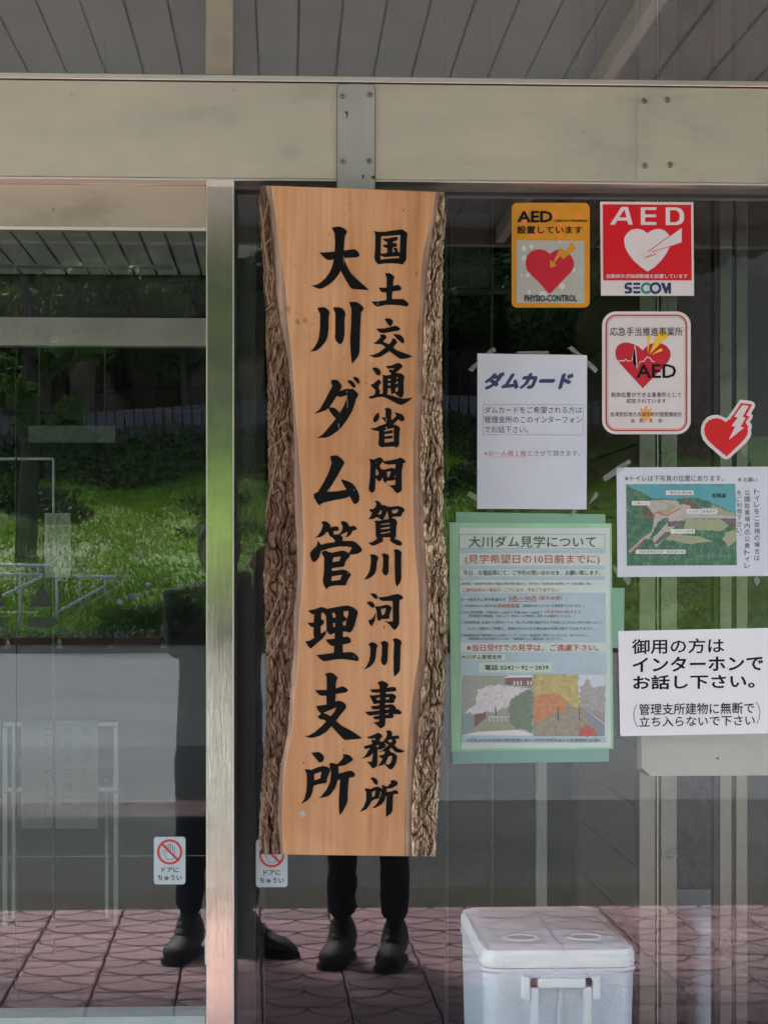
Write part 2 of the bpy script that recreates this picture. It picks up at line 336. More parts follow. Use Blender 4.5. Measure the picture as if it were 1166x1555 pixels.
class MB:
    def __init__(s): s.V = []; s.F = []; s.mi = []
    def add(s, V, F, mi=0):
        n = len(s.V); s.V += [tuple(v) for v in V]; s.F += [tuple(i+n for i in f) for f in F]; s.mi += [mi]*len(F)
    def box(s, *a, mi=0): s.add(*boxg(*a), mi=mi)
    def tube(s, p, q, r, n=8, r2=None, mi=0):
        p = Vector(p); q = Vector(q); r2 = r if r2 is None else r2
        d = (q-p).normalized(); a = d.orthogonal().normalized(); b = d.cross(a)
        V = []
        for c, rr in ((p, r), (q, r2)):
            for i in range(n):
                t = 2*math.pi*i/n; V.append(c+a*rr*math.cos(t)+b*rr*math.sin(t))
        F = [(i, (i+1) % n, n+(i+1) % n, n+i) for i in range(n)]+[tuple(range(n))[::-1], tuple(range(n, 2*n))]
        s.add(V, F, mi)
    def build(s, name, mats, parent=None, smooth=False, origin=None): return obj(name, s.V, s.F, mats, parent, smooth, s.mi, origin)

def fill2(loops):
    """fills closed 2-D outlines (holes by even-odd), returns verts, faces"""
    cu = bpy.data.curves.new('tmp', 'CURVE'); cu.dimensions = '2D'; cu.fill_mode = 'FRONT'
    for lp in loops:
        sp = cu.splines.new('POLY'); sp.points.add(len(lp)-1)
        for i, (x, y) in enumerate(lp): sp.points[i].co = (x, y, 0, 1)
        sp.use_cyclic_u = True
    o = bpy.data.objects.new('tmp', cu); me = bpy.data.meshes.new_from_object(o)
    V = [(v.co.x, v.co.y) for v in me.vertices]; F = [tuple(p.vertices) for p in me.polygons]
    bpy.data.objects.remove(o); bpy.data.curves.remove(cu); bpy.data.meshes.remove(me)
    return V, F
def facing(V, F):
    out = []
    for f in F:
        a, b, c = (Vector(V[f[0]]), Vector(V[f[1]]), Vector(V[f[2]]))
        n = (b-a).cross(c-a); out.append(f if n.y < 0 else tuple(reversed(f)))
    return out
def flat(name, loops, Y, mat, parent=None):          # flat print on a plane, outlines in photograph pixels
    v2, F = fill2([[(x, -y) for x, y in lp] for lp in loops])
    V = [P(x, -y, Y) for x, y in v2]
    return obj(name, V, facing(V, F), mat, parent)
def slab(name, lp, Y0, Y1, mat, parent=None, origin=None, loops=None):       # outline in pixels, front at Y0, back at Y1
    lps = loops or [lp]
    v2, F = fill2([[(x, -y) for x, y in l] for l in lps]); n = len(v2)
    A = [P(x, -y, Y0) for x, y in v2]; F = facing(A, F); V = list(A)+[Vector((p.x, Y1, p.z)) for p in A]
    FF = list(F)+[tuple(i+n for i in reversed(f)) for f in F]
    cnt = {}
    for f in F:
        for i in range(len(f)):
            e = (f[i], f[(i+1) % len(f)]); cnt[e] = 1
    for (i, j) in list(cnt):
        if (j, i) not in cnt: FF.append((j, i, i+n, j+n))
    return obj(name, V, FF, mat, parent, origin=origin)
TC = {}
def textmesh(s, bold=0.0, spacing=1.0, res=2):
    cu = bpy.data.curves.new('t', 'FONT'); cu.body = s; cu.size = 1; cu.offset = bold; cu.resolution_u = res; cu.fill_mode = 'FRONT'
    cu.space_character = spacing
    o = bpy.data.objects.new('t', cu); me = bpy.data.meshes.new_from_object(o)
    V = [(v.co.x, v.co.y) for v in me.vertices]; F = [tuple(p.vertices) for p in me.polygons]
    bpy.data.objects.remove(o); bpy.data.curves.remove(cu); bpy.data.meshes.remove(me)
    return V, F
def txt(s, x0, y0, x1, y1, Y, mat, parent, bold=0.0, spacing=1.0, slope=0.0, shear=0.0, name='lettering'):
    V, F = textmesh(s, 0.0, spacing)
    if not V: print('NO GLYPHS', s); return None
    base = V; nF = F; V = [(x, y, 0.0) for x, y in base]; F = list(nF)
    if bold:      # heavier weight: the outline repeated a little to each side, each copy a hair in front of the last
        for k, (dx, dy) in enumerate(((-1, 0), (1, 0), (0, -1), (0, 1), (-.7, -.7), (.7, .7))):
            n = len(V); V += [(x+dx*bold*0.8, y+dy*bold*0.8, (k+1)*2.5e-5) for x, y in base]; F += [tuple(i+n for i in f) for f in nF]
    a0 = min(v[0] for v in V); a1 = max(v[0] for v in V); b0 = min(v[1] for v in V); b1 = max(v[1] for v in V)
    W3 = []
    for x, y, dd in V:
        u = (x-a0)/(a1-a0); w = (y-b0)/(b1-b0)
        px = x0+u*(x1-x0)+shear*(w-0.5)*(y1-y0); py = y1-w*(y1-y0)+slope*(px-x0)
        W3.append(P(px, py, Y-dd))
    return obj(name, W3, facing(W3, F), mat, parent)
def rrect(x0, y0, x1, y1, r, n=6):
    pts = []
    for cx, cy, a in ((x1-r, y0+r, -90), (x1-r, y1-r, 0), (x0+r, y1-r, 90), (x0+r, y0+r, 180)):
        for i in range(n+1):
            t = R(a+90*i/n); pts.append((cx+r*math.cos(t), cy+r*math.sin(t)))
    return pts
def rect(x0, y0, x1, y1): return [(x0, y0), (x1, y0), (x1, y1), (x0, y1)]
def circ(cx, cy, r, n=28, ry=None, ph=0.0):
    ry = ry or r; return [(cx+r*math.cos(ph+2*math.pi*i/n), cy+ry*math.sin(ph+2*math.pi*i/n)) for i in range(n)]
def crop(x0, y0, s, pts): return [(x0+x/s, y0+y/s) for x, y in pts]
def spline(pts, n=4):
    out = []; k = len(pts)
    for i in range(k):
        p0, p1, p2, p3 = pts[i-1], pts[i], pts[(i+1) % k], pts[(i+2) % k]
        for j in range(n):
            t = j/n
            out.append(tuple(0.5*((2*p1[a])+(-p0[a]+p2[a])*t+(2*p0[a]-5*p1[a]+4*p2[a]-p3[a])*t*t+(-p0[a]+3*p1[a]-3*p2[a]+p3[a])*t**3) for a in (0, 1)))
    return out
def line_strip(pts, w):
    L = []; Rr = []
    for i, p in enumerate(pts):
        a = Vector(pts[max(0, i-1)]); b = Vector(pts[min(len(pts)-1, i+1)]); d = (b-a).normalized(); nrm = Vector((-d.y, d.x))*w/2
        L.append(tuple(Vector(p)+nrm)); Rr.append(tuple(Vector(p)-nrm))
    return L+Rr[::-1]
# ------------------------------------------------------------ ground, forecourt, road
struct(box('ground', -260, 260, -400, 40, -0.6, -0.12, 'grass_ground'))
struct(box('road', -60, 60, -34.7, -5.9, -0.5, -0.02, 'asphalt'))
struct(box('road_near_band', -60, 60, -9.7, -5.9, -0.3, -0.016, 'asphalt_dark'))  # darker asphalt band on the side nearest the gutter
struct(box('gutter', -60, 60, -5.9, -5.26, -0.4, -0.012, 'concrete'))
pv = struct(box('pavement', -6, 6, -5.255, -0.02, -0.3, -0.018, 'joint'))
def tile_mesh(s=0.2935, g=0.0035):
    mb = MB(); h = s/2; b = 0.004
    V = [(-h, -h, -0.03), (h, -h, -0.03), (h, h, -0.03), (-h, h, -0.03), (-h, -h, -b), (h, -h, -b), (h, h, -b), (-h, h, -b),
         (-h+b, -h+b, 0), (h-b, -h+b, 0), (h-b, h-b, 0), (-h+b, h-b, 0)]
    F = [(0, 1, 5, 4), (1, 2, 6, 5), (2, 3, 7, 6), (3, 0, 4, 7), (4, 5, 9, 8), (5, 6, 10, 9), (6, 7, 11, 10), (7, 4, 8, 11), (8, 9, 10, 11)]
    mb.add(V, F, 0)
    def arc(cx, cy, r, a0, a1, n):
        pts = []
        for i in range(n+1):
            t = R(a0+(a1-a0)*i/n); pts.append((cx, cy, t))
        V = []
        for (x, y, t) in pts:
            for rr in (r-0.0052, r+0.0052):
                px_ = max(-h+b, min(h-b, x+rr*math.cos(t))); py_ = max(-h+b, min(h-b, y+rr*math.sin(t)))
                V.append((px_, py_, 0.0012))
        mb.add(V, [(2*i, 2*i+1, 2*i+3, 2*i+2) for i in range(n)], 1)
    q = 0.1455      # fish-scale joints, bulging towards the building (+Y)
    arc(-0.1465, -0.1465, q, 0, 90, 9); arc(0.1465, -0.1465, q, 90, 180, 9)
    arc(0.0, 0.0, q, 0, 180, 16)
    return mb
tm = tile_mesh(); proto_tile = None
pa = R(0.9)
rest = MB(); nt_ = 0
for j in range(17):
    for i in range(-19, 21):
        x = i*0.302+0.05; y = -5.255+0.151+j*0.302
        X = x+(y+5.1)*math.sin(pa)
        vis = (-1.75 < X < 2.35 and y < -1.6)
        if vis:
            if proto_tile is None:
                proto_tile = tm.build('paving_tile', ['paver', 'joint'], pv)
                o = proto_tile
            else:
                o = proto_tile.copy(); COL.objects.link(o); o.parent = pv
            o.location = Vector((X, y, 0.0+random.uniform(-0.0008, 0.0008)))-WL[pv.name]; nt_ += 1
        else:
            rest.add([(v[0]+X, v[1]+y, v[2]) for v in tm.V], tm.F)
            rest.mi[-len(tm.F):] = tm.mi
for o in pv.children:      # local meshes were built about the origin of the pavement
    pass
proto_tile.data.transform(__import__('mathutils').Matrix.Translation(WL[pv.name]))
r_ = rest.build('paving_tiles', ['paver', 'joint'], pv); r_['kind'] = 'stuff'
print('tiles', nt_)

# ------------------------------------------------------------ canopy over the forecourt
cp = struct(box('canopy_roof', -3.9, 3.9, -5.35, 0.0, 3.10, 3.42, 'fascia'))
box('fascia_board', -3.9, 3.9, -5.43, -5.352, 2.98, 3.46, 'fascia', cp)
pitch = 0.119; X = -3.88
slp = None
while X < 0.955-0.06:
    if slp is None:
        slp = box('soffit_slat', X, X+pitch-0.006, -5.345, -0.002, 3.050, 3.075, 'soffit', cp); x00 = X
    else:
        o = slp.copy(); COL.objects.link(o); o.parent = cp; o.location.x = slp.location.x+(X-x00)
    X += pitch
box('soffit_backing', -3.9, 3.9, -5.348, -0.001, 3.078, 3.098, 'soffit_gap', cp)
box('edge_beam', 0.958, 0.996, -5.345, -0.003, 2.985, 3.08, 'beam_pale', cp)
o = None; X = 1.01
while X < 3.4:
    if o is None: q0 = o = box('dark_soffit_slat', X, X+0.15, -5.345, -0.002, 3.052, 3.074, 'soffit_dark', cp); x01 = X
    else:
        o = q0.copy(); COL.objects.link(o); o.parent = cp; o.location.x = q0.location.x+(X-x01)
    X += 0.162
for k, x in enumerate((-3.7, 3.7)):
    t = tag(box('canopy_column', x-0.15, x+0.15, -5.2, -4.9, 0.001, 3.099, 'render_wall'), 'square rendered column carrying the '+('left' if k == 0 else 'right')+' end of the canopy', 'column', 'canopy columns')

# ------------------------------------------------------------ front wall around the glazing and rooms behind
fw = struct(box('wall_front', -5.2, -4.2, 0.0, 0.3, -0.1, 7.0, 'render_wall'))
struct(box('wall_front_right', 4.6, 14, 0.0, 0.3, -0.1, 7.0, 'render_wall'))
struct(box('wall_front_upper', -4.2, 4.6, 0.02, 0.3, 3.44, 7.0, 'render_wall'))
struct(box('roof', -5.2, 14, 0.0, 12, 7.0, 7.3, 'fascia'))
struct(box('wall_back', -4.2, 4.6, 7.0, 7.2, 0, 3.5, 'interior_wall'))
struct(box('wall_left', -4.3, -4.2, 2.3, 7.2, 0, 3.5, 'interior_wall'))  # stops short of the front: added opening lets skylight onto the cooler
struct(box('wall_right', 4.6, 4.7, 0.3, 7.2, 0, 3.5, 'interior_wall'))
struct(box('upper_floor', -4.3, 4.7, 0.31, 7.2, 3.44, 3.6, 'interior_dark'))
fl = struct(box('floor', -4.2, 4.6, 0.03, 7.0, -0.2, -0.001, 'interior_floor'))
# vestibule ceiling behind the sliding door
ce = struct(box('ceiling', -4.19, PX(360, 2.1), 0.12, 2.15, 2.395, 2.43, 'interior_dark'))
X = -2.2; c0 = None
while X < PX(352, 2.1):
    if c0 is None: c0 = box('ceiling_slat', X, X+0.058, 0.13, 2.14, 2.372, 2.392, 'ceiling_slat', ce); x02 = X
    else:
        o = c0.copy(); COL.objects.link(o); o.parent = ce; o.location.x = c0.location.x+(X-x02)
    X += 0.0655
# ------------------------------------------------------------ entrance frame
YT, YM, YG = -0.075, -0.045, -0.006
ef = empty('entrance_frame', (0, 0, 0), 'brushed steel entrance frame with deep transom beam and post beside the wooden name board', 'door frame')
ef['category'] = 'frame'
xl, xr = -4.19, 4.59
box('transom', xl, xr, YT, 0.05, PZ(272.8, YT), PZ(127.5, YT), 'steel_h', ef, 0.0015)
box('transom_lip', xl, xr, YT-0.004, 0.04, PZ(125.2, YT-0.004), PZ(116.5, YT-0.004), 'steel_edge', ef, 0.001)
box('transom_joint', xl, xr, YT+0.006, 0.045, PZ(127.4, YT), PZ(125.3, YT), 'gasket', ef)
box('transom_drip', xl, xr, YT-0.003, 0.03, PZ(276.0, YT-0.003), PZ(273.0, YT-0.003), 'steel_edge', ef, 0.0008)
box('head_recess', PX(356, -0.012), xr, -0.02, 0.05, PZ(290, -0.02), PZ(276.2, -0.012), 'recess', ef)
box('head_recess', xl, PX(314, -0.012), -0.006, 0.05, PZ(285, -0.02), PZ(276.2, -0.012), 'recess', ef)
box('header_cover', PX(122, -0.03), PX(241, -0.03), -0.03, -0.008, PZ(283.5, -0.03), PZ(279, -0.03), 'steel_edge', ef)
box('post', PX(315.2, YM), PX(353.2, YM), YM, 0.05, 0.0, PZ(276.4, YM), 'steel_v', ef)
box('post_edge', PX(313.4, YM+0.002), PX(315.0, YM+0.002), YM+0.002, 0.05, 0.0, PZ(276.6, YM), 'steel_edge', ef)
box('post_edge', PX(353.4, YM+0.002), PX(355.4, YM+0.002), YM+0.002, 0.05, 0.0, PZ(276.6, YM), 'steel_edge', ef)
box('post_gasket', PX(355.6, -0.02), PX(359.6, -0.02), -0.02, 0.05, 0.0, PZ(291, -0.02), 'gasket', ef)
box('upper_post', PX(313, -0.05), PX(354, -0.05), -0.05, 0.05, PZ(116.4, -0.05), 3.049, 'steel_brown', ef, 0.001)
box('side_jamb', PX(359.8, 0.03), PX(388, 0.03), 0.03, 0.12, 0.0, PZ(291, 0.03), 'dark_frame', ef)
box('strike_plate', PX(311.6, -0.03), PX(313.2, -0.03), -0.03, -0.01, PZ(1462, -0.03), PZ(1422, -0.03), 'steel_edge', ef)
g = box('upper_pane', xl, PX(313, 0), 0.0, 0.008, PZ(117, 0), 3.048, 'glass_top', ef)
g = box('upper_pane', PX(354.3, 0), PX(905, 0), 0.0, 0.008, PZ(117, 0), 3.048, 'glass_top', ef)
g = box('upper_pane', PX(905.3, 0), xr, 0.0, 0.008, PZ(117, 0), 3.048, 'glass_top', ef)
g = box('fixed_pane', PX(359.7, 0), xr, 0.0, 0.008, 0.08, PZ(289, 0), 'glass_fixed', ef)
box('sill', PX(356, -0.03), xr, -0.03, 0.05, 0.001, 0.079, 'steel_h', ef)
box('bracket_plate', PX(967, YT-0.002), PX(1026, YT-0.002), YT-0.0025, YT-0.0003, PZ(270, YT), PZ(131, YT), 'steel_h', ef)
for (x, y) in ((978, 153), (1013, 151.5), (979, 251.5), (1017, 250)):
    p = P(x, y, YT-0.003); mb = MB(); mb.tube(p, p+Vector((0, -0.004, 0)), 0.0062, 14, 0.0045)
    s = mb.build('screw', 'screw_metal', ef); mb = MB(); mb.box(p.x-0.0035, p.x+0.0035, p.y-0.0046, p.y-0.0038, p.z-0.0006, p.z+0.0006); mb.box(p.x-0.0006, p.x+0.0006, p.y-0.0046, p.y-0.0038, p.z-0.0035, p.z+0.0035)
    mb.build('screw_slot', 'gasket', s)
dn = empty('sliding_door', (PX(100, 0), 0.01, 0), 'glazed automatic sliding door with brushed steel top rail at the left', 'door')
box('top_rail', xl, PX(313, -0.02), -0.022, 0.03, PZ(350, -0.02), PZ(284.5, -0.02), 'steel_brown', dn, 0.001)
box('rail_bead', xl, PX(313, -0.025), -0.027, -0.0222, PZ(353.2, -0.025), PZ(348.6, -0.025), 'steel_edge', dn)
box('glass_pane', xl, PX(313.2, 0), 0.001, 0.009, 0.08, PZ(350, 0), 'glass_door', dn)
box('bottom_rail', xl, PX(313.2, 0), -0.02, 0.03, 0.01, 0.08, 'steel_h', dn)
# ------------------------------------------------------------ mounting plate above the board
YPL = YT-0.006
mp = slab('mounting_plate', None, YPL, YT-0.0008, 'plate_paint', origin=P(540, 287, YPL), loops=[[(511.5, 300)]+[(511.5, 134), (512.5, 130), (516, 127)]+[(566, 127.5), (569, 130), (570, 134), (570, 300)]])
tag(mp, 'chipped grey painted steel plate with four screws above the wooden name board', 'bracket')
flat('rust_patch', [spline(crop(0, 0, 1.943, [(1017, 330), (1024, 328), (1027, 337), (1024, 348), (1020, 350), (1023, 341)]))], YPL-0.0004, 'rust', mp)
flat('rust_patch', [spline(crop(0, 0, 1.943, [(1068, 517), (1074, 516), (1073, 528), (1069, 526)])), spline(crop(0, 0, 1.943, [(1095, 521), (1105, 518), (1107, 529), (1098, 527)]))], YPL-0.0004, 'rust', mp)
flat('rust_edge', [line_strip([(511.7, 300), (511.4, 200), (511.8, 136), (513, 131), (517, 127.6), (540, 127.2), (566, 128), (568.5, 131), (569.8, 136), (569.5, 220), (569.9, 300)], 0.9)], YPL-0.0004, 'rust', mp)
for (x, y) in ((520, 145.5), (561, 143.5), (521, 245), (560.5, 244)):
    p = P(x, y, YPL); mb = MB(); mb.tube(p, p+Vector((0, -0.004, 0)), 0.0058, 14, 0.004)
    s = mb.build('screw', 'screw_metal', mp); mb = MB(); mb.box(p.x-0.003, p.x+0.003, p.y-0.0046, p.y-0.0038, p.z-0.0006, p.z+0.0006); mb.box(p.x-0.0006, p.x+0.0006, p.y-0.0046, p.y-0.0038, p.z-0.003, p.z+0.003)
    mb.build('screw_slot', 'gasket', s)

# ------------------------------------------------------------ wooden name board
YB, YBK = -0.135, -0.082
rows = [(282, 394, 403, 412.8, 661, 665, 675), (325, 393.5, 411, 418, 654, 659, 676), (380, 398, 415, 426, 642, 652, 673), (434, 400.6, 418.5, 433.5, 637.4, 646.5, 672),
 (489, 404, 425, 437, 635, 643.5, 671.4), (530, 404, 434, 442, 633, 642, 670.5), (575, 407, 441, 446, 632, 642, 671), (630, 406.6, 445, 449.5, 630, 640, 671.4),
 (684, 407.4, 447, 453.5, 628, 637, 673), (739, 408, 446, 458, 628, 640, 673.6), (775, 403, 447, 460, 628, 643, 672), (825, 403, 450, 461.5, 630, 645, 676),
 (880, 400.6, 451, 460, 635, 650, 679), (935, 402.5, 446, 455, 637.4, 650, 678), (990, 404, 446, 453, 636.6, 646, 678.6), (1025, 404, 442, 451, 631, 643, 676),
 (1050, 405, 442, 446.7, 628, 639, 675), (1105, 403, 438, 443, 622, 634, 671), (1160, 400.6, 427.5, 433.5, 618, 629, 667.6), (1215, 395.5, 421.7, 429, 615.5, 625.5, 665.4),
 (1270, 394, 424, 429.4, 614, 624.5, 662.6), (1299, 395, 426, 431, 614, 626, 662)]
def rowat(y, k):
    ys = [r[0] for r in rows]
    if y <= ys[0]: return rows[0][k]
    if y >= ys[-1]: return rows[-1][k]
    i = max(j for j in range(len(ys)) if ys[j] <= y); i = min(i, len(ys)-2)
    p = [rows[max(0, min(len(rows)-1, i+d))][k] for d in (-1, 0, 1, 2)]
    t = (y-ys[i])/(ys[i+1]-ys[i])
    return 0.5*((2*p[1])+(-p[0]+p[2])*t+(2*p[0]-5*p[1]+4*p[2]-p[3])*t*t+(-p[0]+3*p[1]-3*p[2]+p[3])*t**3)
NB = 260
def ysk(s, px):               # the board's top and bottom ends slope a little
    top = 282+(px-410)*0.0365; bot = 1297.5+(px-430)*0.014
    return top+(bot-top)*s
wb = empty('wooden_name_board', P(540, 1299, YB), 'tall live-edge timber board with bark on both sides and two columns of black brush lettering', 'sign board')
V = []; F = []
for i in range(NB+1):
    s = i/NB; yy = 282+1017*s
    l = rowat(yy, 3)+0.5*noise.noise(Vector((0, yy*0.05, 3))); r = rowat(yy, 4)+0.5*noise.noise(Vector((4, yy*0.05, 3)))
    a = P(l, ysk(s, l), YB); b_ = P(r, ysk(s, r), YB)
    l2 = l-4; r2 = r+4
    V += [Vector((a.x-0.004, YBK, a.z)), a, P(l+1.0, ysk(s, l), YB-0.0012), P(r-1.0, ysk(s, r), YB-0.0012), b_, Vector((b_.x+0.004, YBK, b_.z))]
for i in range(NB):
    for k in range(5): F.append((6*i+k, 6*i+6+k, 6*i+7+k, 6*i+1+k))
    F.append((6*i+5, 6*i+11, 6*i+6, 6*i))
F.append((0, 1, 2, 3, 4, 5)); n6 = 6*NB; F.append(tuple(n6+k for k in (5, 4, 3, 2, 1, 0)))
obj('plank', V, F, 'timber', wb)
def bark(kin, kout, sgn, mat, amp, seed, cut, name):
    # kin/kout: columns of the row table; bark runs from the pale cambium edge outwards and back
    nu, nv = 44, 900; V = []; F = []; rid = []
    for i in range(nv+1):
        s = i/nv; yy = 282+1017*s
        xi = rowat(yy, kin); xo = rowat(yy, kout)+2.2*noise.noise(Vector((seed, yy*0.06, 1)))+1.3*noise.noise(Vector((seed, yy*0.22, 7)))+0.7*noise.noise(Vector((seed, yy*0.7, 5)))
        xi += 1.6*noise.noise(Vector((seed+5, yy*0.06, 1)))+0.8*noise.noise(Vector((seed+9, yy*0.3, 1)))
        for j in range(nu+1):
            t = j/nu; px = xi+(xo-xi)*t
            wx = 1.6*noise.noise(Vector((px*0.04, yy*0.02, seed)))+0.5*noise.noise(Vector((px*0.15, yy*0.06, seed+1)))
            n1 = abs(noise.noise(Vector((px*0.085+wx*0.8, yy*0.015, seed)))); n2 = abs(noise.noise(Vector((px*0.30+wx, yy*0.055, seed+6)))); n3 = abs(noise.noise(Vector((px*0.10, yy*0.075+wx*0.6, seed+12))))
            d, _ = noise.voronoi(Vector((px*0.16+wx, yy*0.05, seed+3))); e = min(1.0, (d[1]-d[0])*3)
            rr = max(0.0, min(1.0, 0.04+min(n1*5.0, n2*3.6+0.26, n3*5.0+0.34, 1.0)*0.74+e*0.22))
            fr = noise.fractal(Vector((px*0.22, yy*0.06, seed)), 1.0, 2.0, 4)
            env = math.sin(min(1.0, t*5)*math.pi/2)*(1-max(0, t-0.8)*3.5)
            dep = YB+0.004+(YBK-YB-0.006)*(t**cut)-amp*env*(rr-0.15)-0.0035*fr*env-0.006*env*noise.noise(Vector((px*0.09, yy*0.03, seed+20)))
            V.append(P(px, ysk(s, px), dep)); rid.append(rr)
        # back row
    for i in range(nv):
        for j in range(nu):
            a = i*(nu+1)+j; f = (a, a+nu+1, a+nu+2, a+1); F.append(f if sgn > 0 else f[::-1])
    n0 = len(V)
    for i in range(nv+1):
        a = V[i*(nu+1)]; c = V[i*(nu+1)+nu]
        V.append(Vector((c.x, YBK+0.002, c.z))); V.append(Vector((a.x, YBK+0.002, a.z))); rid += [0.4, 0.4]
    for i in range(nv):
        a = i*(nu+1)+nu; F.append((a, a+nu+1, n0+2*i+2, n0+2*i)); F.append((n0+2*i, n0+2*i+2, n0+2*i+3, n0+2*i+1))
        a = i*(nu+1); F.append((n0+2*i+1, n0+2*i+3, a+nu+1, a))
    F.append(tuple(list(range(nu+1))+[n0, n0+1])); z = nv*(nu+1); F.append(tuple([n0+2*nv+1, n0+2*nv]+[z+nu-k for k in range(nu+1)]))
    o = obj(name, V, F, mat, wb, smooth=True)
    at = o.data.attributes.new('ridge', 'FLOAT', 'POINT'); at.data.foreach_set('value', rid)
    return o
bl_ = bark(2, 1, 1, 'bark_dark', 0.010, 2.0, 1.1, 'bark'); bl_['label'] = 'dark brown bark edge with thin roots across it'
br_ = bark(5, 6, -1, 'bark_pale', 0.022, 9.0, 1.3, 'bark'); br_['label'] = 'pale deeply cracked bark edge'
# cambium bands between planed face and bark
for (ka, kb, sg) in ((3, 2, 1), (4, 5, -1)):
    V = []; F = []
    for i in range(NB+1):
        s = i/NB; yy = 282+1017*s; xa = rowat(yy, ka); xb = rowat(yy, kb)-sg*2.0
        for j, (x, dy) in enumerate(((xa+sg*0.3, 0.0002), (xa*0.5+xb*0.5, 0.0022), (xb, 0.0065))):
            V.append(P(x, ysk(s, x), YB+dy+0.0006*noise.noise(Vector((x*0.1, yy*0.1, 0)))))
    for i in range(NB):
        for j in range(2):
            a = i*3+j; F.append((a, a+3, a+4, a+1) if sg < 0 else (a+1, a+4, a+3, a))
    obj('cambium_band', V, facing(V, F), 'cambium', wb)
# thin roots still clinging to the left bark
vines = [[(98, 130), (88, 190), (74, 250), (68, 330)], [(118, 332), (98, 352), (78, 378)], [(60, 150), (70, 260), (82, 400), (96, 470), (118, 520)], [(148, 735), (120, 770), (104, 830)],
 [(130, 690), (108, 712), (90, 730)], [(90, 430), (100, 520), (88, 620), (104, 700)], [(124, 505), (132, 560), (118, 610)]]
for vn in vines:
    pts = [P(380+x/3.644, 270+y/3.644, YB-0.004) for x, y in vn]; mb = MB()
    for a, b_ in zip(pts, pts[1:]): mb.tube(a, b_, 0.0016, 6)
    mb.build('root', 'vine', wb)
for y0, vn in ((520, [[(186, 50), (160, 130), (130, 210)], [(108, 110), (122, 180), (134, 270)], [(163, 350), (135, 390), (96, 425)], [(214, 422), (185, 440), (152, 470)], [(206, 490), (170, 540), (100, 592)],
                  [(110, 455), (132, 488)], [(146, 590), (140, 680), (118, 790), (90, 940)], [(168, 698), (136, 748)], [(157, 812), (120, 838)]]),
               (770, [[(190, 425), (150, 520), (120, 600), (84, 670)], [(186, 565), (150, 640), (120, 700), (92, 775)], [(194, 630), (170, 720), (120, 810), (88, 838)], [(102, 400), (80, 440)]]),
               (1050, [[(66, 520), (100, 580), (128, 650), (120, 690)], [(60, 560), (70, 660), (52, 760)]])):
    for v_ in vn:
        pts = [P(380+x/3.644, y0+y/3.644, YB-0.006) for x, y in v_]; mb = MB()
        for a, b_ in zip(pts, pts[1:]): mb.tube(a, b_, 0.0013, 6)
        mb.build('root', 'vine', wb)
flat('knot_stain', [circ(459.5, 1236, 4, 16, 4.8)], YB-0.0018, 'print_bare', wb)
for (x, y, q, w) in ((437.5, 470, 3.6, 6), (452, 488.5, 3.2, 4.5), (463.5, 487, 3.0, 3.6)):
    flat('stain', [spline([(x+q*math.cos(t)*(1+0.3*math.sin(3*t+x)), y+w*math.sin(t)*(1+0.25*math.cos(2*t+y))) for t in [2*math.pi*i/9 for i in range(9)]], 4)], YB-0.0015, 'wood_stain', wb)
L_, R_ = 11.66, 14.575
